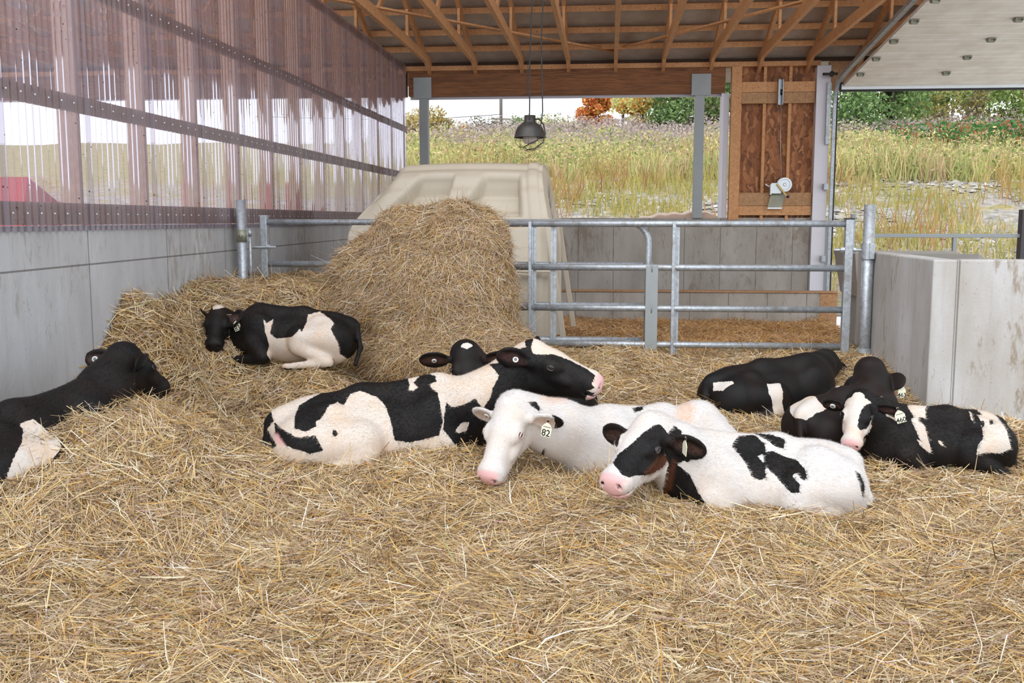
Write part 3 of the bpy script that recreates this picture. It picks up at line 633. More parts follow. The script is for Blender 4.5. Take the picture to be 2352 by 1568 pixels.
def poly_sd(P, poly):
    """signed distance, positive inside"""
    poly = np.asarray(poly, float); d = np.full(len(P), 1e9); ins = np.zeros(len(P), bool)
    for i in range(len(poly)):
        a, b = poly[i], poly[(i + 1) % len(poly)]; ba = b - a
        t = np.clip(((P - a) @ ba) / (ba @ ba + 1e-12), 0, 1); d = np.minimum(d, np.linalg.norm(P - a - t[:, None] * ba, axis=1))
        c = (a[1] > P[:, 1]) != (b[1] > P[:, 1]); xi = a[0] + (P[:, 1] - a[1]) / (b[1] - a[1] + 1e-12) * (b[0] - a[0]); ins ^= c & (P[:, 0] < xi)
    return np.where(ins, d, -d)
def coat_m(name, white=(214, 208, 202), warm=(220, 196, 172), black=(9, 8, 9), brown=(34, 22, 17)):
    m = NT(name)
    def at(k): a = m.n('ShaderNodeAttribute'); a.attribute_name = k; return a.outputs['Fac']
    v = m.map(); n1 = m.noise(v, 42, 4, .7); n2 = m.noise(v, 6, 3); fur = m.noise(m.map((1, 1, .35)), 140, 3, .7)
    nn = m.math('MULTIPLY', m.math('SUBTRACT', n1, .5), .022)
    def th(k, wd=.0022): return m.math('ADD', m.math('DIVIDE', m.math('ADD', at(k), nn), wd), .5, clamp=True)
    wc = m.mix(m.ramp(n2, (.42, (0, 0, 0)), (.75, (1, 1, 1))), srgb(*white), srgb(*warm))
    wc = m.mix(m.math('MULTIPLY', fur, .18), wc, srgb(185, 165, 145))
    bc = m.mix(m.ramp(n2, (.4, (0, 0, 0)), (.9, (1, 1, 1))), srgb(*black), srgb(*brown))
    bc = m.mix(m.math('MULTIPLY', m.ramp(fur, (.55, (0, 0, 0)), (.8, (1, 1, 1))), .12), bc, srgb(60, 56, 54))
    c = m.mix(th('black'), wc, bc)
    c = m.mix(m.math('MULTIPLY', th('brown', .02), .85), c, srgb(92, 54, 34))
    c = m.mix(m.math('MULTIPLY', th('warm', .05), .42), c, srgb(226, 168, 124))
    c = m.mix(m.math('MULTIPLY', th('earin', .03), .6), c, srgb(112, 84, 80))
    c = m.mix(m.math('MULTIPLY', th('pink', .018), .92), c, m.mix(n2, srgb(226, 182, 182), srgb(212, 158, 160)))
    c = m.mix(th('dark', .004), c, srgb(24, 18, 18))
    m.color(c); m.set(Roughness=.62); m.bs.inputs['Specular IOR Level'].default_value = .3
    m.bump(fur, .25, .004); return m.m
M['coat'] = coat_m('holstein coat')
M['coat_cream'] = coat_m('cream and white coat', (214, 204, 194), (216, 192, 168))
M['coat_white'] = coat_m('clean white coat', (216, 213, 212), (214, 202, 190))
M['coat_brown'] = coat_m('dark brown coat', (214, 208, 202), (220, 196, 172), (20, 13, 11), (34, 20, 14))
M['eye'] = plain('wet dark eye', srgb(16, 14, 20), .06); 
M['tag'] = plain('cream plastic ear tag', srgb(232, 230, 205), .4, 0, .04)
M['tag_w'] = plain('white plastic ear button', srgb(238, 240, 238), .35, 0, .03)
M['ink'] = plain('tag ink', srgb(22, 22, 26), .5)
M['lid_dark'] = plain('dark eyelid', srgb(74, 64, 62), .5)
M['lid_pink'] = plain('pink eyelid', srgb(216, 184, 176), .4)
M['lash'] = plain('pale eyelash', srgb(120, 110, 105), .6)

def calf(C):
    """one lying calf. C: loc, yaw(deg), s, poll, nose, up, label..."""
    o = np.array(C['loc'], float); s = C.get('s', 1.0); ya = math.radians(C['yaw'])
    X = np.array([math.cos(ya), math.sin(ya), 0]); Y = np.array([-math.sin(ya), math.cos(ya), 0]); Z = np.array([0, 0, 1.])
    tilt = math.radians(C.get('pitch', 0)); X2 = X * math.cos(tilt) + Z * math.sin(tilt); Z = Z * math.cos(tilt) - X * math.sin(tilt); X = X2
    R = np.stack([X, Y, Z]); W = lambda p: o + s * (np.array(p, float) @ R)
    sd = Sdf(); sg = C.get('side', -1)     # sg: which flank shows the folded hind leg (-1 = right side of the calf)
    E = lambda c, r, k=.05, Rr=None, reg=0, sub=False: sd.ell(W(c), np.array(r) * s, R if Rr is None else Rr, k * s, sub, reg)
    K = lambda a, b, ra, rb, k=.05, reg=0, fl=1.0, ax=None: sd.cone(W(a), W(b), ra * s, rb * s, k * s, False, reg, None if ax is None else np.array(ax, float) @ R, fl)
    fat = C.get('fat', 1.0)
    E((-.36, 0, .27), (.24, .19 * fat, .215), .06)                          # pelvis
    E((-.05, 0, .25), (.40, .255 * fat, .235), .08)                         # barrel
    E((.26, 0, .27), (.24, .20 * fat, .235), .08)                         # shoulders
    K((-.50, 0, .39), (-.12, 0, .475), .045, .045, .09)                   # loin
    K((-.12, 0, .475), (.30, 0, .515), .045, .050, .10)                   # back, withers
    for t in (-1, 1): E((-.30, t * .135, .425), (.07, .035, .04), .06)    # hook bones
    E((-.565, 0, .375), (.05, .05, .05), .07)                              # tail head
    for t in (-1, 1): E((-.54, t * .085, .30), (.05, .045, .06), .06)      # pin bones
    K((-.60, 0, .36), (-.645, sg * .06, .17), .030, .022, .03); K((-.645, sg * .06, .17), (-.62, sg * .16, .03), .022, .018, .03)   # tail
    for t in (-1, 1):
        w_ = 1 if t == sg else .75
        K((-.40, t * .17 * w_, .27), (-.16, t * .235 * w_, .27), .150, .105, .07)   # thigh
        E((-.42, t * .16 * w_, .22), (.17, .11, .19), .06)
        E((-.13, t * .25 * w_, .26), (.085, .07, .11), .05)                 # stifle
        K((-.13, t * .27 * w_, .20), (-.40, t * .30 * w_, .07), .075, .045, .04)
        K((-.40, t * .30 * w_, .065), (-.10, t * .35 * w_, .04), .042, .030, .03)
        E((-.05, t * .355 * w_, .035), (.05, .03, .03), .02)
        E((.26, t * .155, .30), (.12, .075, .18), .07)                     # shoulder blade
        K((.32, t * .17, .22), (.22, t * .20, .10), .085, .06, .05)        # upper arm to elbow
        K((.22, t * .20, .09), (.50, t * .15, .055), .055, .042, .04)      # forearm
        K((.50, t * .15, .05), (.33, t * .12, .03), .038, .028, .03)
    if 'hump' in C: hx, hy, hz, hr = C['hump']; E((hx, hy, hz), (hr, hr * .9, hr), .06)
    E((.42, 0, .20), (.14, .12, .15), .07)                                  # brisket
    # head frame
    P = np.array(C['poll'], float); N = np.array(C['nose'], float); L = np.linalg.norm(N - P); a = (N - P) / L
    up = np.array(C.get('up', (0, 0, 1)), float); sv = nrm(np.cross(a, up)); h = np.cross(sv, a)    # sv: the calf's right side
    H = np.stack([a, h, sv]); CS = np.array([1, 1.30, C.get('cs', 1.42)]); Q = lambda p: P + L * ((np.array(p, float) * CS) @ H)
    EH = lambda c, r, k=.05, sub=False, reg=1, Rr=None: sd.ell(Q(c), np.array(r) * (CS if Rr is None else 1.1) * L, H if Rr is None else Rr, k * L, sub, reg)
    KH = lambda p, q, ra, rb, k=.05, fl=1.0, sub=False, reg=1: sd.cone(Q(p), Q(q), ra * L * 1.14, rb * L * 1.14, k * L, sub, reg, sv if fl != 1 else None, fl)
    # neck
    n0 = W((.33, 0, .37)); n1 = W((.36, 0, .24)); nb = Q((-.02, -.20, 0)); nj = Q((.14, -.36, 0))
    mid = C.get('neck'); m0 = (n0 * .5 + nb * .5) if mid is None else np.array(mid, float)
    r0 = .165 * s; r1 = C.get('nr', .25) * L
    sd.cone(n0, m0, r0, (r0 + r1) / 2 * .98, .09 * s, False, 2); sd.cone(m0, nb, (r0 + r1) / 2 * .98, r1, .06 * s, False, 2)
    sd.cone(n1, nj, .125 * s, .14 * L, .09 * s, False, 2)
    # skull
    EH((.13, -.17, 0), (.21, .165, .165)); EH((.33, -.17, 0), (.19, .135, .175))
    EH((.02, -.08, 0), (.10, .085, .085), .09)
    KH((.30, -.165, 0), (.84, -.170, 0), .165, .120, .08)
    EH((.86, -.185, 0), (.125, .115, .132), .07); EH((.945, -.18, 0), (.06, .090, .115), .04)
    EH((.28, -.33, 0), (.22, .175, .140), .08); KH((.32, -.355, 0), (.82, -.275, 0), .135, .095, .08); EH((.85, -.275, 0), (.10, .055, .095), .05)
    KH((.35, -.25, 0), (.84, -.23, 0), .165, .12, .06)
    for t in (-1, 1):
        EH((.36, -.125, t * .132), (.12, .060, .045), .06)                 # brow
        EH((.48, -.23, t * .120), (.16, .05, .035), .06)                   # cheek ridge
        EH((.985, -.160, t * .070), (.030, .038, .015), .014, True, 1, np.stack([nrm(a + sv * t * .6), nrm(h - .5 * sv * t), nrm(np.cross(a + sv * t * .6, h - .5 * sv * t))]))
    EH((.93, -.268, 0), (.13, .008, .20), .015, True)                       # mouth line
    ears = []
    for t, key in ((1, 'ear_r'), (-1, 'ear_l')):
        ed = C.get(key, (-.25, -.12, 1.0)); ed = nrm(C[key + '_w']) if key + '_w' in C else nrm(ed[0] * a + ed[1] * h + ed[2] * t * sv)      # along the ear, in head terms
        fc = C.get(key + '_f', (.8, .0, .35)); fc = np.array(C[key + '_fw'], float) if key + '_fw' in C else fc[0] * a + fc[1] * h + fc[2] * t * sv; fc = nrm(fc - ed * (fc @ ed)); wd = np.cross(ed, fc)
        b0 = Q((.10, -.18, t * .145)); el = C.get('ear_len', .47) * L; Re = np.stack([ed, wd, fc])
        sd.cone(b0, b0 + ed * el * .25, .062 * L, .05 * L, .04 * L, False, 3)
        c0 = b0 + ed * el * .56
        sd.ell(c0, (el * .46, el * .34, .030 * L + .002), Re, .03 * L, False, 3)
        sd.ell(c0 + fc * .034 * L + ed * el * .02, (el * .38, el * .255, .036 * L), Re, .012 * L, True, 3)
        ears.append((b0, ed, wd, fc, el, c0))
    V, Qd = sd.mesh(C.get('vox', .0075)); V, Qd = keep_largest(V, Qd)
    reg = sd.regions(V, 4); Nn = vnormals(V, Qd)
    # coat masks
    A = {k: np.full(len(V), -.2) for k in ('brown', 'warm', 'pink', 'dark', 'earin')}; A['black'] = np.full(len(V), .2 if C.get('base', 'white') == 'black' else -.2)
    if 'base_head' in C: A['black'][reg == 1] = A['black'][reg == 3] = .2 if C['base_head'] == 'black' else -.2
    if 'ears' in C: A['black'][reg == 3] = .2 if C['ears'] == 'black' else -.2
    hp = (V - P) @ H.T / L / CS; hd = np.isin(reg, (1, 3))
    for key, col, ax, ux, pts, *rest in C.get('patches', []):
        ax = nrm(ax); rx = nrm(np.cross(ax, ux)); uy = np.cross(rx, ax)
        m = {'h': reg == 1, 'b': (reg == 0) | (reg == 2), 'e': reg == 3, 'hb': reg != 3, 'he': hd, 'a': reg >= 0}[key]
        if rest and rest[0] == 'front': m = m & (Nn @ ax < .35)
        if not m.any(): continue
        q = np.stack([(V[m] - o) @ rx, (V[m] - o) @ uy], 1); sd_ = np.clip(poly_sd(q, pts), -.15, .15)
        if col == 'w': A['black'][m] = np.minimum(A['black'][m], -sd_)
        elif col == 'k': A['black'][m] = np.maximum(A['black'][m], sd_)
        else: A[{'r': 'brown', 'o': 'warm', 'p': 'pink', 'd': 'dark'}[col]][m] = np.maximum(A[{'r': 'brown', 'o': 'warm', 'p': 'pink', 'd': 'dark'}[col]][m], sd_)
    # nose pad, nostrils, mouth, eye rims, ear linings
    nose = (hp[:, 0] - .912 - .35 * (hp[:, 1] + .20) * (hp[:, 1] < -.2)) * L; nz = np.minimum(nose, (hp[:, 1] + .270) * L); nz = np.minimum(nz, (.088 - np.abs(hp[:, 2]) * (1 + .35 * (-.19 - hp[:, 1]) / .1)) * L)
    nz = np.where(hp[:, 1] < -.275, np.minimum((hp[:, 0] - .90) * L, (hp[:, 1] + .34) * L), nz)
    key = 'pink' if C.get('pink_nose', True) else 'dark'; A[key][hd] = np.maximum(A[key], nz)[hd]
    if key == 'pink': A['black'][hd & (nz > -.008)] = -.1
    nd = np.min([np.linalg.norm((hp - np.array([.975, -.160, t * .072])) / np.array([.042, .024, .014]), axis=1) for t in (-1, 1)], 0)
    A['dark'][hd] = np.maximum(A['dark'], (1 - nd) * .03 * L)[hd]
    ed_ = np.min([np.linalg.norm((hp - np.array([.36, -.130, t * .17])) / np.array([.060, .030, .09]), axis=1) for t in (-1, 1)], 0)
    rim = (1 - ed_) * .04 * L
    if C.get('dark_rim', True): A['dark'][hd] = np.maximum(A['dark'], rim)[hd]
    else: A['pink'][hd] = np.maximum(A['pink'], rim - .008)[hd]
    mo = np.minimum(.004 - np.abs(hp[:, 1] + .268) * L, (hp[:, 0] - .80) * L); A['dark'][hd] = np.maximum(A['dark'], mo)[hd]
    blk = A['black'] > -.004
    for b0, ed, wd, fc, el, c0 in ears:
        q = V - c0; inn = 1 - np.sqrt(((q @ ed) / (el * .34)) ** 2 + ((q @ wd) / (el * .14)) ** 2)
        m = (reg == 3) & (np.linalg.norm(q, axis=1) < el * .6) & (Nn @ fc > .2)
        k = 'warm' if C.get('light_ear') else 'earin'
        m = m & (blk if k == 'earin' else ~blk); A[k][m] = np.maximum(A[k][m], inn[m] * .04)
    e = empty(C.get('name', 'calf'), tuple(o), C['label'], 'calf', C.get('group', 'resting calves on straw'))
    body = mesh_obj('body', V, Qd, M[C.get('coat', 'coat')], e, smooth=True, attrs=A)
    C['_V'], C['_reg'], C['_N'] = V, reg, Nn
    # eyes
    for t in (-1, 1):
        m = np.where((reg == 1) & (hp[:, 2] * t > .02))[0]; iv = m[np.argmin((hp[m, 0] - .36) ** 2 + ((hp[m, 1] + .130) * 1.3) ** 2)]; R_ = .045 * L
        en = nrm(Nn[iv]); c = V[iv] - en * R_ * .58; mb = MB()
        mb.lathe([(R_ * math.sin(x) + 1e-5, -R_ * math.cos(x)) for x in np.linspace(0, math.pi, 12)], tuple(c), 18).build('eye', M['eye'], e, smooth=True)
        ea = nrm(a - en * (a @ en)); eh = np.cross(ea, en); eh = eh * (1 if eh @ h > 0 else -1)
        for sg_, nm in ((1, 'upper_eyelid'), (-1, 'lower_eyelid')):
            pts = [V[iv] + ea * R_ * .92 * math.cos(u) + eh * sg_ * R_ * .56 * math.sin(u) + en * R_ * (.16 + .12 * math.sin(u)) for u in np.linspace(0, math.pi, 9)]
            MB().tube(pts, R_ * np.array([.08, .14, .18, .2, .2, .2, .18, .14, .08]), 7).build(nm, M['lid_pink'] if C.get('light_ear') else M['lid_dark'], e, smooth=True)
        lid = MB()
        for j in range(11):
            u = .5 + j * .2; p = V[iv] + ea * R_ * .85 * math.cos(u) + eh * R_ * .62 * math.sin(u) + en * R_ * .35; lid.tube([p, p + (en * .8 - eh * .55 + ea * math.cos(u) * .5) * .03 * L], np.array([.0011, .0004]), 4)
        lid.build('eyelashes', M['lash'] if C.get('light_ear') else M['eye'], e)
    # ear tags
    for tg in C.get('tags', []):
        b0, ed, wd, fc, el, c0 = ears[0 if tg['ear'] == 'r' else 1]
        c = c0 + ed * el * tg.get('u', -.1) + wd * el * tg.get('v', 0) + fc * .008 + np.array(tg.get('off', (0, 0, 0)))
        if 'face' in tg: fz = nrm(tg['face'])
        else: fz = fc
        if tg['kind'] == 'button':
            r = .018; t1 = nrm(np.cross(fz, (0, 0, 1))); t2 = np.cross(fz, t1)
            def disc(prof, n=24): 
                vv = [c + t1 * rr * math.cos(2 * math.pi * j / n) + t2 * rr * math.sin(2 * math.pi * j / n) + fz * zz for rr, zz in prof for j in range(n)]; k = len(prof)
                return MB().add(vv, [(i * n + j, i * n + (j + 1) % n, (i + 1) * n + (j + 1) % n, (i + 1) * n + j) for i in range(k - 1) for j in range(n)])
            b = disc([(r, -.003), (r, .003), (r * .92, .005), (r * .55, .005), (r * .5, .003)]).build('ear_button', M['tag_w'], e, smooth=True, label='white round ear button')
            disc([(r * .55, .004), (r * .42, .007), (.0001, .007)]).build('button_stud', plain('grey stud', srgb(120, 125, 128), .4), b)
        else:
            upv = nrm(np.array(tg.get('up', (0, 0, 1)), float)); t1 = nrm(np.cross(upv, fz)); t2 = np.cross(fz, t1)
            S_ = tg.get('size', .055)
            ol = [(-.5, -1), (.5, -1), (.56, -.1), (.34, .25), (.12, .38), (.12, .75), (-.12, .75), (-.12, .38), (-.34, .25), (-.56, -.1)]
            if tg.get('round'): ol = [(.5 * math.cos(x) * (1 - .15 * math.sin(x)), -.3 + .75 * math.sin(x)) for x in np.linspace(0, 2 * math.pi, 16, endpoint=False)]
            vv = [c + t1 * x * S_ + t2 * (y - .6) * S_ + fz * z for z in (.003, .006) for x, y in ol]; n = len(ol)
            tb = MB().add(vv, [tuple(range(n, 2 * n)), tuple(range(n))[::-1]] + [(j, (j + 1) % n, n + (j + 1) % n, n + j) for j in range(n)]).build('ear_tag', M['tag'], e, label=f"cream ear tag printed {tg['text']}" if tg['text'] else 'cream ear tag seen edge-on')
            MB().lathe([(.0001, .012), (.006, .012), (.008, .006), (.008, 0)], tuple(c + fz * .003), 10, 'y').build('tag_pin', M['ink'], tb)
            if not tg['text']: continue
            cu = bpy.data.curves.new('num', 'FONT'); cu.body = tg['text']; cu.size = S_ * .95 if len(tg['text']) < 3 else S_ * .72; cu.align_x = 'CENTER'; cu.extrude = .0003; cu.offset = .0007
            to = bpy.data.objects.new('num', cu); dg = bpy.context.evaluated_depsgraph_get(); COL.objects.link(to); dg.update(); mt = bpy.data.meshes.new_from_object(to.evaluated_get(dg)); bpy.data.objects.remove(to)
            vt = np.zeros(len(mt.vertices) * 3); mt.vertices.foreach_get('co', vt); vt = vt.reshape(-1, 3)
            wv = c + t1 * vt[:, :1] + t2 * (vt[:, 1:2] - 1.52 * S_) + fz * (.0068 + vt[:, 2:])
            fcs = [tuple(p.vertices) for p in mt.polygons]
            if tg.get('mirror'): pass
            mesh_obj('tag_number', wv, fcs, M['ink'], tb)
            if not tg.get('round'):
                sm = MB()
                for j in range(9): x = -.36 + .09 * j; sm.add([c + t1 * (x + dx) * S_ + t2 * (-.66 + dy) * S_ + fz * .0068 for dx, dy in ((0, 0), (.05, 0), (.05, .12), (0, .12))], [(0, 1, 2, 3)])
                sm.build('tag_small_print', M['dark_metal'], tb, kind='stuff')
    if C.get('coat_hair', 0): coat_hair(C, e, V, Qd, Nn, reg, A, X, a)
    return e
def coat_hair(C, e, V, Qd, Nn, reg, A, X, a):
    n = int(C['coat_hair']); ctr = V[Qd].mean(1); fn = np.cross(V[Qd[:, 2]] - V[Qd[:, 0]], V[Qd[:, 3]] - V[Qd[:, 1]])
    view = np.einsum('ij,ij->i', fn, np.array([0, 0, 1.6]) - ctr); ar = np.linalg.norm(fn, axis=1) * np.where(view > -.3 * np.linalg.norm(fn, axis=1) * 5, 1, .15)
    i = rng.choice(len(Qd), n, p=ar / ar.sum()); uv = rng.random((n, 2)); q = V[Qd[i]]
    p = (q[:, 0] * (1 - uv[:, :1]) + q[:, 1] * uv[:, :1]) * (1 - uv[:, 1:]) + (q[:, 3] * (1 - uv[:, :1]) + q[:, 2] * uv[:, :1]) * uv[:, 1:]
    vi = Qd[i, 0]; N = Nn[vi]; rg = reg[vi]
    flow = np.where((rg == 1)[:, None], -a * -.2 + np.array([0, 0, -.1]), -X - np.array([0, 0, .5])); flow = flow - N * np.einsum('ij,ij->i', flow, N)[:, None]
    flow += rng.normal(0, .25, (n, 3)); d = flow / np.linalg.norm(flow, axis=1)[:, None] * .9 + N * .38; d /= np.linalg.norm(d, axis=1)[:, None]
    Lh = np.where(rg == 1, .008, np.where(rg == 3, .013, .016)) * rng.uniform(.6, 1.3, n); sd = np.cross(d, N); sd /= np.linalg.norm(sd, axis=1)[:, None] + 1e-9
    wd = .0007
    P3 = np.stack([p - sd * wd, p + sd * wd, p + d * Lh[:, None]], 1)
    bl = A['black'][vi] + rng.normal(0, .003, n) > 0; wm = np.clip(A['warm'][vi] / .05 + .5, 0, 1)[:, None]; br = np.clip(A['brown'][vi] / .02 + .5, 0, 1)[:, None]
    keep = (A['pink'][vi] < -.004) & (A['dark'][vi] < -.004)
    wc = lin([222, 218, 216]) if C.get('coat') == 'coat_white' else lin([222, 208, 194])
    col = np.where(bl[:, None], lin([16, 14, 14]), wc * (1 - .55 * wm) + lin([230, 180, 140]) * .55 * wm); col = col * (1 - br * .8) + lin([92, 54, 34]) * br * .8
    if C.get('coat') == 'coat_brown': col = np.where(bl[:, None], lin([28, 18, 15]), col)
    col = col * rng.uniform(.8, 1.15, (n, 1)); P3 = P3[keep]; col = np.clip(col[keep], 0, 1)
    mesh_obj('coat_hair', P3.reshape(-1, 3), np.arange(len(P3) * 3).reshape(-1, 3), M['hair'], e, attrs={'tint': np.repeat(col, 3, 0)}, kind='stuff')
M['hair'] = tint_m('short coat hair', .6, .2)
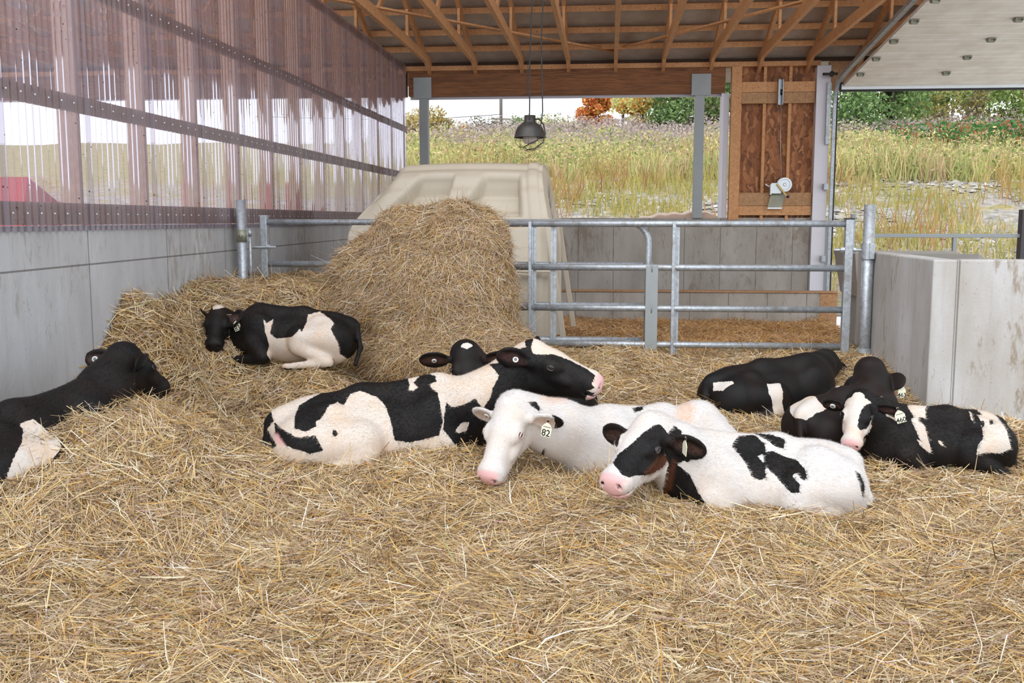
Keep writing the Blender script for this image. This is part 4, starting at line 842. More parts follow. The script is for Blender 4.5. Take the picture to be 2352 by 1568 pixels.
#@@CALVES
CALVES = [
    dict(key='c6', ears='black', loc=[0.826, 5.5, -0.09], yaw=192, s=0.97, side=1, hump=(-0.3, 0.16, 0.36, 0.13), poll=[0.22, 5.24, 0.581], nose=[0.001, 4.88, 0.362], coat='coat_white', label='white calf lying front right, black patch round its eye and on its flank', ear_r=(-0.15, -0.3, 1.0), ear_l=(-0.2, -0.45, 1.0), tags=[{'ear': 'l', 'kind': 'tag', 'text': '', 'off': (0.02, -0.03, -0.05), 'u': -0.25, 'v': -0.5, 'face': (-0.9, -0.25, 0), 'up': (0.25, -0.1, 1)}], coat_hair=60000,
      patches=[('h', 'k', [0.043, 0.973, -0.225], [0, 0, 1], [[-0.482, 0.577], [-0.511, 0.553], [-0.561, 0.533], [-0.61, 0.498], [-0.651, 0.458], [-0.693, 0.417], [-0.741, 0.38], [-0.767, 0.334], [-0.747, 0.311], [-0.715, 0.278], [-0.684, 0.265], [-0.647, 0.275], [-0.599, 0.276], [-0.564, 0.285], [-0.51, 0.318], [-0.482, 0.359], [-0.457, 0.392], [-0.404, 0.423], [-0.406, 0.538], [-0.461, 0.565]], 'front'),
        ('h', 'k', [0.012, 0.977, -0.215], [0, 0, 1], [[-0.758, 0.531], [-0.742, 0.495], [-0.757, 0.437], [-0.768, 0.423], [-0.779, 0.458]], 'front'),
        ('h', 'r', [0.053, 0.97, -0.237], [0, 0, 1], [[-0.532, 0.361], [-0.479, 0.396], [-0.447, 0.39], [-0.488, 0.327], [-0.513, 0.301], [-0.577, 0.26], [-0.601, 0.281], [-0.573, 0.31]], 'front'),
        ('b', 'k', [0.032, 0.982, -0.184], [0, 0, 1], [[-0.681, 0.638], [-0.666, 0.616], [-0.645, 0.643], [-0.609, 0.665], [-0.638, 0.672]]),
        ('b', 'k', [0.073, 0.967, -0.245], [0, 0, 1], [[-0.45, 0.525], [-0.406, 0.499], [-0.425, 0.381], [-0.424, 0.32], [-0.402, 0.303], [-0.365, 0.275], [-0.335, 0.222], [-0.309, 0.172], [-0.276, 0.127], [-0.368, 0.083], [-0.519, 0.068], [-0.499, 0.188], [-0.481, 0.281], [-0.502, 0.442]]),
        ('b', 'r', [0.063, 0.967, -0.247], [0, 0, 1], [[-0.45, 0.362], [-0.435, 0.363], [-0.445, 0.301], [-0.457, 0.191], [-0.512, 0.158], [-0.498, 0.208], [-0.474, 0.289]]),
        ('b', 'k', [0.16, 0.959, -0.234], [0, 0, 1], [[-0.131, 0.439], [-0.095, 0.493], [-0.018, 0.503], [0.042, 0.461], [0.049, 0.411], [0.082, 0.423], [0.141, 0.397], [0.208, 0.381], [0.256, 0.335], [0.265, 0.287], [0.246, 0.272], [0.208, 0.313], [0.19, 0.297], [0.228, 0.256], [0.229, 0.209], [0.183, 0.206], [0.144, 0.251], [0.086, 0.305], [0.047, 0.341], [0.035, 0.4], [0.006, 0.388], [0.051, 0.342], [0.054, 0.274], [0.021, 0.262], [-0.018, 0.279], [-0.049, 0.345], [-0.09, 0.392]]),
        ('b', 'k', [0.16, 0.964, -0.21], [0, 0, 1], [[-0.019, 0.517], [0.079, 0.512], [0.148, 0.491], [0.145, 0.441], [0.101, 0.448], [0.051, 0.485]]),
        ('b', 'k', [0.238, 0.94, -0.244], [0, 0, 1], [[0.517, 0.35], [0.546, 0.333], [0.567, 0.276], [0.565, 0.197], [0.544, 0.274]])]),
    dict(key='c5', loc=[0.256, 6.15, -0.08], yaw=214, s=1.0, side=1, hump=(-0.36, 0.05, 0.4, 0.15), poll=[-0.556, 5.5, 0.595], nose=[-0.678, 5.25, 0.237], coat='coat_white', light_ear=True, dark_rim=False, label='almost all white calf with pink nose and cream ear tag 82', ear_r=(-0.1, -0.35, 1.0), ear_l=(-0.2, -0.45, 1.0), tags=[{'ear': 'r', 'kind': 'button', 'u': -0.12, 'v': 0}, {'ear': 'l', 'kind': 'tag', 'text': '82', 'off': (0.05, -0.03, -0.06), 'u': -0.2, 'v': -0.6, 'face': (-0.35, -0.9, 0.1), 'up': (0.15, 0, 1)}], coat_hair=60000,
      patches=[('e', 'k', [-0.141, 0.971, -0.191], [0, 0, 1], [[-1.194, 0.51], [-1.155, 0.567], [-1.088, 0.557], [-1.127, 0.519], [-1.127, 0.471], [-1.107, 0.441], [-1.137, 0.422], [-1.175, 0.442]]),
        ('e', 'k', [-0.049, 0.979, -0.2], [0, 0, 1], [[-0.597, 0.491], [-0.56, 0.496], [-0.518, 0.422], [-0.531, 0.357], [-0.587, 0.347], [-0.569, 0.413]]),
        ('b', 'k', [-0.07, 0.98, -0.184], [0, 0, 1], [[-0.741, 0.552], [-0.694, 0.552], [-0.666, 0.519], [-0.671, 0.496], [-0.704, 0.519]]),
        ('b', 'k', [-0.064, 0.97, -0.233], [0, 0, 1], [[-0.633, 0.262], [-0.652, 0.185], [-0.681, 0.166], [-0.662, 0.224]]),
        ('b', 'k', [-0.019, 0.984, -0.179], [0, 0, 1], [[-0.404, 0.572], [-0.365, 0.568], [-0.35, 0.533], [-0.384, 0.538]]),
        ('b', 'k', [0.032, 0.982, -0.185], [0, 0, 1], [[-0.095, 0.515], [-0.022, 0.531], [-0.033, 0.505], [-0.078, 0.488]]),
        ('b', 'o', [-0.05, 0.983, -0.175], [0, 0, 1], [[-0.646, 0.579], [-0.59, 0.608], [-0.493, 0.599], [-0.512, 0.561], [-0.589, 0.551]], 'front'),
        ('b', 'o', [0.077, 0.979, -0.188], [0, 0, 1], [[0.181, 0.523], [0.225, 0.595], [0.294, 0.527], [0.273, 0.446], [0.217, 0.422], [0.172, 0.466]], 'front')]),
    dict(key='c4', nr=0.2, base_head='black', loc=[-1.326, 5.88, 0.02], yaw=17, s=1.12, pitch=2, side=-1, neck=[-0.761, 6.1, 0.524], poll=[-0.451, 6.15, 0.863], nose=[0.008, 6.08, 0.689], coat='coat_cream', label='large black and cream calf in profile, head held high facing right', ear_r=(-1.15, 0.12, 0.75), ear_l=(-0.5, 0.0, 1.0), ear_r_f=(0.3, -0.3, 1), tags=[{'ear': 'r', 'kind': 'button', 'u': -0.1, 'face': (0.1, -1, 0.15)}], coat_hair=60000, up=(0, -0.1, 1),
      patches=[('b', 'k', [-0.222, 0.959, -0.174], [0, 0, 1], [[-0.482, 0.488], [-0.379, 0.545], [-0.251, 0.612], [-0.132, 0.624], [-0.022, 0.667], [0.017, 0.621], [0.077, 0.62], [0.087, 0.665], [0.168, 0.669], [0.131, 0.609], [0.145, 0.578], [0.129, 0.553], [0.156, 0.538], [0.189, 0.562], [0.165, 0.593], [0.208, 0.635], [0.258, 0.644], [0.296, 0.63], [0.304, 0.594], [0.259, 0.582], [0.271, 0.55], [0.303, 0.529], [0.314, 0.45], [0.327, 0.352], [0.301, 0.275], [0.135, 0.24], [0.043, 0.254], [0.025, 0.36], [-0.006, 0.457], [-0.054, 0.508], [-0.152, 0.549], [-0.211, 0.531], [-0.249, 0.468], [-0.287, 0.484], [-0.333, 0.466], [-0.369, 0.4], [-0.405, 0.373], [-0.399, 0.35], [-0.459, 0.324], [-0.52, 0.339], [-0.527, 0.413], [-0.51, 0.469]]),
        ('b', 'k', [-0.115, 0.978, -0.176], [0, 0, 1], [[0.621, 0.71], [0.687, 0.636], [0.651, 0.574], [0.631, 0.504], [0.59, 0.444], [0.57, 0.454], [0.54, 0.499], [0.496, 0.474], [0.452, 0.455], [0.404, 0.446], [0.37, 0.475], [0.351, 0.319], [0.443, 0.2], [0.63, 0.167], [0.959, 0.246], [1.124, 0.533], [0.959, 0.84], [0.806, 0.801], [0.713, 0.718]]),
        ('b', 'w', [-0.142, 0.968, -0.205], [0, 0, 1], [[0.413, 0.298], [0.458, 0.347], [0.498, 0.347], [0.487, 0.297], [0.438, 0.283]]),
        ('b', 'k', [-0.325, 0.924, -0.202], [0, 0, 1], [[-0.76, 0.429], [-0.683, 0.464], [-0.666, 0.394], [-0.705, 0.347], [-0.679, 0.298], [-0.653, 0.25], [-0.681, 0.231], [-0.764, 0.292]]),
        ('b', 'k', [-0.3, 0.93, -0.211], [0, 0, 1], [[-0.66, 0.379], [-0.616, 0.337], [-0.534, 0.286], [-0.432, 0.29], [-0.389, 0.204], [-0.463, 0.189], [-0.6, 0.242], [-0.655, 0.301]]),
        ('b', 'k', [-0.264, 0.942, -0.207], [0, 0, 1], [[-0.295, 0.298], [-0.299, 0.286], [-0.306, 0.279], [-0.315, 0.279], [-0.323, 0.287], [-0.325, 0.299], [-0.322, 0.311], [-0.315, 0.318], [-0.305, 0.318], [-0.298, 0.31]]),
        ('b', 'p', [-0.315, 0.925, -0.211], [0, 0, 1], [[-0.667, 0.313], [-0.648, 0.317], [-0.604, 0.248], [-0.623, 0.245], [-0.659, 0.275]], 'front'),
        ('h', 'w', [-0.04, 0.99, -0.133], [0, 0, 1], [[0.867, 0.819], [0.895, 0.913], [0.998, 0.893], [1.101, 0.862], [1.204, 0.791], [1.306, 0.725], [1.357, 0.68], [1.275, 0.644], [1.214, 0.687], [1.112, 0.741], [1.01, 0.779], [0.939, 0.774], [0.888, 0.778]], 'front'),
        ('h', 'w', [-0.005, 0.986, -0.165], [0, 0, 1], [[1.21, 0.565], [1.281, 0.587], [1.341, 0.649], [1.372, 0.598], [1.281, 0.546]], 'front')]),
    dict(key='c9', ears='black', loc=[2.085, 6.55, -0.05], yaw=197, s=0.86, side=1, poll=[1.57, 6.35, 0.52], nose=[1.468, 6.12, 0.272], coat='coat', label='black calf with a white face and cream ear tag 460 lying at the right', ear_r=(-0.1, -0.25, 1.0), ear_l=(-0.1, -0.25, 1.0), tags=[{'ear': 'r', 'kind': 'button', 'u': 0.0}, {'ear': 'l', 'kind': 'tag', 'text': '460', 'u': 0.35, 'v': -0.2, 'face': (-0.2, -1, 0.1), 'up': (-0.35, 0, 1)}], coat_hair=30000, base='black',
      patches=[('h', 'w', [0.236, 0.954, -0.183], [0, 0, 1], [[-0.481, 0.56], [-0.456, 0.572], [-0.429, 0.56], [-0.382, 0.545], [-0.354, 0.495], [-0.363, 0.456], [-0.405, 0.44], [-0.433, 0.403], [-0.447, 0.347], [-0.451, 0.303], [-0.431, 0.281], [-0.396, 0.289], [-0.378, 0.335], [-0.354, 0.395], [-0.347, 0.381], [-0.363, 0.318], [-0.384, 0.249], [-0.421, 0.18], [-0.458, 0.143], [-0.503, 0.157], [-0.559, 0.177], [-0.568, 0.22], [-0.549, 0.289], [-0.535, 0.342], [-0.529, 0.376], [-0.547, 0.393], [-0.571, 0.422], [-0.567, 0.479], [-0.52, 0.537]], 'front'),
        ('b', 'w', [0.238, 0.948, -0.21], [0, 0, 1], [[-0.465, 0.168], [-0.426, 0.181], [-0.395, 0.229], [-0.412, 0.172], [-0.431, 0.139], [-0.447, 0.134]]),
        ('b', 'w', [0.267, 0.946, -0.182], [0, 0, 1], [[-0.285, 0.394], [-0.187, 0.383], [-0.19, 0.366], [-0.208, 0.34], [-0.235, 0.362], [-0.271, 0.374]]),
        ('b', 'w', [0.289, 0.939, -0.186], [0, 0, 1], [[-0.15, 0.447], [-0.086, 0.474], [-0.053, 0.48], [-0.033, 0.457], [-0.045, 0.435], [-0.039, 0.375], [-0.081, 0.382], [-0.08, 0.358], [-0.047, 0.336], [-0.025, 0.272], [0.002, 0.167], [-0.01, 0.163], [-0.057, 0.198], [-0.088, 0.244], [-0.062, 0.235], [-0.093, 0.298], [-0.125, 0.364], [-0.107, 0.376], [-0.135, 0.416]]),
        ('b', 'w', [0.299, 0.94, -0.166], [0, 0, 1], [[-0.04, 0.488], [-0.005, 0.501], [0.038, 0.493], [-0.004, 0.476]]),
        ('b', 'w', [0.27, 0.949, -0.164], [0, 0, 1], [[-0.318, 0.502], [-0.221, 0.516], [-0.155, 0.513], [-0.148, 0.496], [-0.22, 0.495]]),
        ('b', 'w', [0.341, 0.921, -0.186], [0, 0, 1], [[0.235, 0.475], [0.283, 0.488], [0.325, 0.469], [0.376, 0.42], [0.426, 0.352], [0.463, 0.234], [0.402, 0.194], [0.323, 0.197], [0.27, 0.175], [0.275, 0.227], [0.303, 0.289], [0.281, 0.392], [0.255, 0.426], [0.287, 0.429]]),
        ('b', 'w', [0.33, 0.927, -0.178], [0, 0, 1], [[0.21, 0.444], [0.227, 0.432], [0.237, 0.388], [0.25, 0.367], [0.229, 0.388]]),
        ('b', 'w', [0.305, 0.931, -0.202], [0, 0, 1], [[0.038, 0.244], [0.062, 0.238], [0.08, 0.205], [0.056, 0.211]]),
        ('b', 'k', [0.344, 0.921, -0.18], [0, 0, 1], [[0.352, 0.386], [0.349, 0.372], [0.342, 0.366], [0.334, 0.37], [0.33, 0.384], [0.332, 0.398], [0.34, 0.404], [0.348, 0.399]]),
        ('b', 'k', [0.338, 0.923, -0.182], [0, 0, 1], [[0.305, 0.372], [0.303, 0.356], [0.295, 0.349], [0.287, 0.355], [0.283, 0.37], [0.285, 0.387], [0.293, 0.394], [0.301, 0.388]])]),
    dict(key='c8', loc=[1.654, 6.95, 0.0], yaw=42, s=0.88, side=-1, poll=[1.922, 7.35, 0.605], nose=[2.115, 7.62, 0.307], coat='coat_brown', base='black', label='dark calf with white stripes over its back, brown head turned away to the wall', ear_r=(-0.3, -0.5, 0.85), ear_l=(0.5, -0.6, 0.3), tags=[{'ear': 'r', 'kind': 'tag', 'text': '463', 'u': 0.3, 'v': 0, 'round': 1, 'face': (0.1, -1, 0.1), 'up': (0, 0, 1)}], pink_nose=False,
      patches=[('b', 'w', [0.214, 0.966, -0.145], [0, 0, 1], [[-0.223, 0.525], [-0.165, 0.598], [-0.092, 0.604], [-0.033, 0.537], [-0.1, 0.544], [-0.054, 0.509], [-0.126, 0.52]]),
        ('b', 'w', [0.209, 0.965, -0.156], [0, 0, 1], [[-0.23, 0.456], [-0.179, 0.486], [-0.089, 0.482], [-0.053, 0.469], [-0.079, 0.454], [-0.178, 0.468], [-0.221, 0.443]]),
        ('b', 'w', [0.192, 0.966, -0.173], [0, 0, 1], [[-0.383, 0.346], [-0.324, 0.424], [-0.27, 0.446], [-0.209, 0.452], [-0.243, 0.408], [-0.179, 0.329], [-0.144, 0.304], [-0.212, 0.273], [-0.272, 0.225], [-0.351, 0.238], [-0.38, 0.272]])]),
    dict(key='c7', loc=[1.279, 7.75, 0.02], yaw=24, s=0.98, side=-1, poll=[1.817, 8.35, 0.537], nose=[2.064, 8.62, 0.282], coat='coat', base='black', label='black calf lying below the gate at the right, seen from behind', ear_r=(-0.6, -1.0, 0.3), ear_l=(-0.6, -0.3, 0.7), tags=[{'ear': 'r', 'kind': 'tag', 'text': '', 'u': 0.0, 'v': -0.3, 'round': 1, 'size': 0.035, 'face': (-0.8, -0.6, 0), 'up': (0, 0, 1)}], pink_nose=False,
      patches=[('b', 'w', [0.163, 0.972, -0.171], [0, 0, 1], [[-0.047, 0.319], [0.047, 0.329], [0.068, 0.262], [0.066, 0.181], [0.088, 0.1], [0.015, 0.087], [-0.002, 0.157], [-0.009, 0.208], [-0.03, 0.248]]),
        ('b', 'w', [0.114, 0.98, -0.161], [0, 0, 1], [[-0.451, 0.321], [-0.31, 0.335], [-0.305, 0.315], [-0.349, 0.293], [-0.378, 0.262], [-0.449, 0.259]])]),
    dict(key='c3', loc=[-0.575, 7.35, 0.06], yaw=196, s=0.8, side=1, poll=[-0.988, 6.98, 0.721], nose=[-0.906, 6.66, 0.416], ear_len=0.54, coat='coat', base='black', label='black calf facing forward, white diamond on its forehead, behind the large profile calf', ear_r=(-0.1, -0.12, 1.0), ear_l=(-0.1, -0.12, 1.0), tags=[{'ear': 'r', 'kind': 'button', 'u': 0.0}], pink_nose=False,
      patches=[('h', 'w', [-0.14, 0.983, -0.123], [0, 0, 1], [[-0.514, 0.649], [-0.417, 0.654], [-0.414, 0.613], [-0.465, 0.587], [-0.512, 0.613]], 'front')]),
    dict(key='c2', loc=[-2.487, 7.7, 0.455], yaw=182, s=0.86, side=1, poll=[-3.091, 7.7, 0.921], nose=[-3.025, 7.4, 0.685], coat='coat_cream', base='black', label='small black calf with cream hind leg and ear tag 83 at the back left', ear_r=(-0.8, -0.6, 0.2), ear_l_w=(0.85, -1, 0.0), ear_l_fw=(-0.5, -0.6, 0.5), ear_len=0.66, nr=0.19, neck=[-2.935, 7.8, 0.716], tags=[{'ear': 'l', 'kind': 'tag', 'text': '83', 'off': (0.0, -0.04, -0.03), 'u': 0.1, 'v': -0.1, 'face': (-0.2, -1, 0.1), 'up': (-0.4, 0, 1)}], coat_hair=20000, pink_nose=False,
      patches=[('b', 'w', [-0.299, 0.948, -0.112], [0, 0, 1], [[0.126, 0.394], [0.217, 0.418], [0.289, 0.356], [0.318, 0.322], [0.291, 0.278], [0.344, 0.161], [0.356, 0.084], [0.459, 0.015], [0.177, -0.026], [-0.141, -0.013], [-0.198, 0.096], [-0.177, 0.16], [-0.206, 0.277], [-0.217, 0.375], [-0.192, 0.329], [-0.142, 0.367], [-0.169, 0.25], [-0.119, 0.211], [-0.004, 0.221], [0.06, 0.283], [0.072, 0.257], [0.112, 0.334]]),
        ('h', 'w', [-0.371, 0.925, -0.08], [0, 0, 1], [[-0.62, 0.5], [-0.592, 0.552], [-0.491, 0.544], [-0.48, 0.47], [-0.57, 0.459], [-0.596, 0.453]], 'front')]),
    dict(key='c1', loc=(-3.02, 4.95, 0.07), yaw=74, s=1.12, side=-1, poll=[-2.845, 5.72, 0.861], nose=[-2.746, 6.02, 0.609], coat='coat', base='black', label='big black calf cut off by the left picture edge, head turned to the right', ear_r=(-0.5, -0.3, 0.8), ear_l_w=(-1, -0.15, 0.06), ear_l_fw=(0.1, -1, 0.1), tags=[{'ear': 'l', 'kind': 'button', 'u': 0.12, 'face': (0.1, -1, 0.15)}], coat_hair=20000, pink_nose=False,
      patches=[('b', 'w', [-0.511, 0.836, -0.201], [0, 0, 1], [[-0.064, 0.45], [0.001, 0.471], [0.052, 0.414], [0.074, 0.387], [0.11, 0.357], [0.122, 0.314], [0.064, 0.246], [-0.043, 0.178], [-0.159, 0.114], [-0.095, 0.28], [-0.056, 0.356], [-0.047, 0.414]]),
        ('h', 'w', [-0.435, 0.893, -0.113], [0, 0, 1], [[0.502, 0.897], [0.54, 0.895], [0.593, 0.833], [0.547, 0.845]], 'front'),
        ('h', 'w', [-0.446, 0.888, -0.115], [0, 0, 1], [[0.47, 0.864], [0.489, 0.863], [0.486, 0.848], [0.472, 0.849]], 'front')]),
]
#@@END
OCC = np.zeros((240, 260), bool)            # 4 cm cells over x -4..5.6, y 1..11.4 taken by calves
for C in CALVES:
    calf(C); v_ = C['_V']; OCC[np.clip(((v_[:, 0] + 4) / .04).astype(int), 0, 239), np.clip(((v_[:, 1] - 1) / .04).astype(int), 0, 259)] = True
def free(x, y): return ~OCC[np.clip(((x + 4) / .04).astype(int), 0, 239), np.clip(((y - 1) / .04).astype(int), 0, 259)]

# ------------------------------------------------------------------ the straw
SHEX = [([218, 184, 118], 3.0), ([230, 206, 156], 3.4), ([206, 180, 142], 3.8), ([184, 156, 124], 3.8), ([210, 186, 156], 3.2), ([240, 224, 188], 2.2), ([202, 154, 78], 1.9), ([150, 120, 86], 2.4), ([248, 240, 224], 1.1), ([164, 166, 116], .3), ([200, 164, 158], .5), ([116, 90, 62], 1.6)]
def straw_colours(n, warm=None):
    c = np.array([lin(h) for h, w in SHEX]); p = np.array([w for h, w in SHEX], float)
    c = c[rng.choice(len(c), n, p=p / p.sum())] * rng.uniform(.80, 1.12, (n, 1))
    if warm is not None: c = c * np.array(warm)
    return np.clip(c, 0, 1)
def stalks(P, D, N, L, Wd, col, bend=.12, name='straw', mat=None, kink=0.0, **kw):
    """folded blades: centre P, direction D, surface normal N, length L, width Wd"""
    n = len(P); D = D / np.linalg.norm(D, axis=1)[:, None]; S_ = np.cross(D, N); S_ /= np.linalg.norm(S_, axis=1)[:, None] + 1e-9; U = np.cross(S_, D)
    rows = []; b1 = rng.normal(0, bend, n) * L; b2 = rng.normal(0, bend * .5, n) * L
    for t, f in ((-.5, 1), (0, 0), (.5, 1)):
        c = P + D * (L * t)[:, None] + S_ * (b1 * f)[:, None] + U * (b2 * f)[:, None]
        wv = Wd * (.55 if t > 0 else 1.0)
        rows += [c - S_ * (wv / 2)[:, None], c + U * (wv * .28)[:, None], c + S_ * (wv / 2)[:, None]]
    V = np.stack(rows, 1).reshape(-1, 3); b = np.arange(n)[:, None] * 9
    q = np.array([[0, 1, 4, 3], [1, 2, 5, 4], [3, 4, 7, 6], [4, 5, 8, 7]]).reshape(1, -1)
    Fq = (b + q).reshape(-1, 4)
    return mesh_obj(name, V, Fq, mat or M['straw'], attrs={'tint': np.repeat(col, 9, 0)}, kind='stuff', **kw)
CAMP = np.array([0, 0, 1.6])
def in_view(x, y, mx=.6):
    """the part of the pen the opening could plausibly be seen through, with a margin"""
    ang = np.arctan2(x, y); return (ang > -.66 - .08 * mx) & ((ang < .39 + .12 * mx) | ((ang < .80) & (rng.random(np.shape(x)) < .45)))
def scatter(n, y0, y1, dens):
    out = []
    k = 0
    while k < n:
        m = int(n * 1.5); y = y0 + (y1 - y0) * rng.random(m); x = rng.uniform(-3.5, 4.9, m)
        ok = in_view(x, y) & (rng.random(m) < dens(x, y)) & (x > LX + .02) & ~((x > 2.33) & (y > 7.5))
        out.append(np.stack([x[ok], y[ok]], 1)); k += ok.sum()
    return np.concatenate(out)[:n]
def bed_normal(x, y, e=.03):
    gx = (bed_h(x + e, y) - bed_h(x - e, y)) / (2 * e); gy = (bed_h(x, y + e) - bed_h(x, y - e)) / (2 * e)
    N = np.stack([-gx, -gy, np.ones_like(gx)], 1); return N / np.linalg.norm(N, axis=1)[:, None]
bed = grid_mesh('straw_bed', -3.49, 5.0, 2.2, 9.6, .03, lambda X, Y: bed_h(X, Y) - .012 - .5 * ((X > 2.34) & (Y > 7.5)), M['bed'], label='packed straw bed covering the whole pen floor', cat='bedding', kind='stuff')
def lay(n, y0, y1, dens, Lm, Ls, wmul, lift, tilt, name, label, warm=None, comb=.8):
    p = scatter(n, y0, y1, dens); x, y = p[:, 0], p[:, 1]; N = bed_normal(x, y); n = len(p)
    base = vnoise(x, y, .22, 11) * 6.3 + vnoise(x, y, .07, 12) * 2.2
    a = np.where(rng.random(n) < comb, base + rng.normal(0, .55, n), rng.uniform(0, 6.3, n))
    T = np.stack([np.cos(a), np.sin(a), np.zeros(n)], 1); T = T - N * np.einsum('ij,ij->i', T, N)[:, None]; T /= np.linalg.norm(T, axis=1)[:, None]
    ti = np.abs(rng.normal(0, tilt, n)); D = T * np.cos(ti)[:, None] + N * np.sin(ti)[:, None]
    L = np.clip(rng.lognormal(math.log(Lm), Ls, n), .03, .42 if tilt < .5 else .24); Wd = rng.uniform(.0022, .0060, n) * wmul
    up = rng.random(n) ** 1.5 * lift
    if tilt > .5:
        k = free(x, y); 
        for dx, dy in ((0, .07), (0, .14), (.05, .05), (-.05, .05)): k &= free(x + dx, y + dy) | (rng.random(n) < .12)
        p, x, y, N, T, D, ti, L, Wd, up = p[k], x[k], y[k], N[k], T[k], D[k], ti[k], L[k], Wd[k], up[k]; n = len(p)
    P = np.stack([x, y, bed_h(x, y)], 1) + N * up[:, None] + D * (L * .5 * np.sin(ti) * .8)[:, None]
    Nr = N + rng.normal(0, .5, (n, 3))
    stalks(P, D, Nr, L, Wd, straw_colours(n, warm), bend=.07, name=name, label=label, cat='straw')
lay(178000, 2.75, 5.6, lambda x, y: np.clip(3.6 / np.hypot(x, y), 0, 1) ** 1.2, .15, .45, 1.0, .035, .16, 'loose_straw', 'loose straw covering the front of the pen')
lay(136000, 5.4, 9.5, lambda x, y: np.ones_like(x), .13, .4, 1.25, .035, .18, 'loose_straw', 'loose straw around the calves up to the gates')
lay(5200, 2.8, 8.5, lambda x, y: np.clip(4.2 / np.hypot(x, y), 0, 1), .24, .28, 1.3, .05, .12, 'long_straw', 'long pale straw stalks lying on top of the bedding', comb=.5)
lay(3500, 2.9, 9.3, lambda x, y: np.ones_like(x), .17, .4, 1.2, .02, .75, 'upright_stalks', 'single straw stalks sticking up from the bedding', comb=.2)
def wheat_ear(x, y, a, tilt, n):
    z = float(bed_h(np.array(x), np.array(y))) + .03; mb = MB(); d = np.array([math.cos(a) * math.cos(tilt), math.sin(a) * math.cos(tilt), math.sin(tilt)]); p0 = np.array([x, y, z])
    e = empty('wheat_ear', tuple(p0), f'pale wheat ear lying on loose straw {n}', 'wheat ear', 'wheat ears on the straw')
    MB().tube([p0 - d * .14 - np.array([0, 0, .01]), p0 - d * .05, p0], .0016, 6).build('stem', M['ear_straw'], e, smooth=True)
    s1 = nrm(np.cross(d, (0, 0, 1))); s2 = np.cross(s1, d)
    for k in range(18):
        t = k / 18; side = s1 * math.cos(k * 2.1) + s2 * math.sin(k * 2.1); c = p0 + d * .075 * t + side * .0045; g = nrm(d * .8 + side * .55)
        mb.tube([c, c + g * .006, c + g * .013, c + g * .017], np.array([.0012, .0030, .0024, .0003]), 6).tube([c + g * .016, c + g * .03], np.array([.0004, .0002]), 3)
    mb.build('grains', M['ear_straw'], e, smooth=True, kind='stuff')
M['ear_straw'] = plain('pale wheat husk', srgb(232, 214, 178), .6, 0, .12, 60)
for i, (px_, py__) in enumerate(((1390, 1400), (1320, 1450), (1870, 1290), (1560, 1480), (560, 1345), (1020, 1500), (300, 1420), (2120, 1420), (1830, 1450), (760, 1250))):
    v_ = np.array([(px_ - 1176) / F, 0, -(py__ - 784) / F]); dv = np.array([-math.sin(YAW) * math.cos(PITCH), math.cos(YAW) * math.cos(PITCH), -math.sin(PITCH)]); rv = np.array([math.cos(YAW), math.sin(YAW), 0]); dv2 = dv + rv * v_[0] + np.cross(rv, dv) * v_[2]
    q_ = 1.52 / -dv2[2]; wheat_ear(dv2[0] * q_, dv2[1] * q_, 1.0 + i * 1.9, .25 + .1 * (i % 3), ('below the front right calf nose', 'at the bottom centre, just right of the middle', 'right below the rump of the front right calf', 'near the bottom edge, right of centre', 'in the left foreground', 'at the bottom edge left of centre', 'in the far left foreground', 'in the right foreground', 'in the lower right foreground', 'in front of the large profile calf')[i])

# straw in the back pen
bz = lambda X, Y: -.02 + .12 * (vnoise(X, Y, .7, 5) - .5) + .22 * sst(11.5, 9.4, Y)
grid_mesh('straw_bed', -3.49, 3.4, 9.6, 16.2, .06, bz, M['bed'], label='orange straw bedding of the far pen behind the gates', cat='bedding', kind='stuff')
def lay_back(n):
    x = rng.uniform(-1.2, 3.4, n); y = rng.uniform(9.5, 16.15, n); z = bz(x, y) + .03 * rng.random(n); a = rng.uniform(0, 6.3, n)
    ti = np.abs(rng.normal(0, .3, n)); D = np.stack([np.cos(a) * np.cos(ti), np.sin(a) * np.cos(ti), np.sin(ti)], 1)
    stalks(np.stack([x, y, z + .03], 1), D, np.array([[0, 0, 1.]]) + rng.normal(0, .6, (n, 3)), rng.uniform(.1, .3, n), rng.uniform(.004, .008, n), straw_colours(n, (1.12, .93, .72)), name='loose_straw', label='loose straw of the far pen behind the gates', cat='straw')
lay_back(26000)

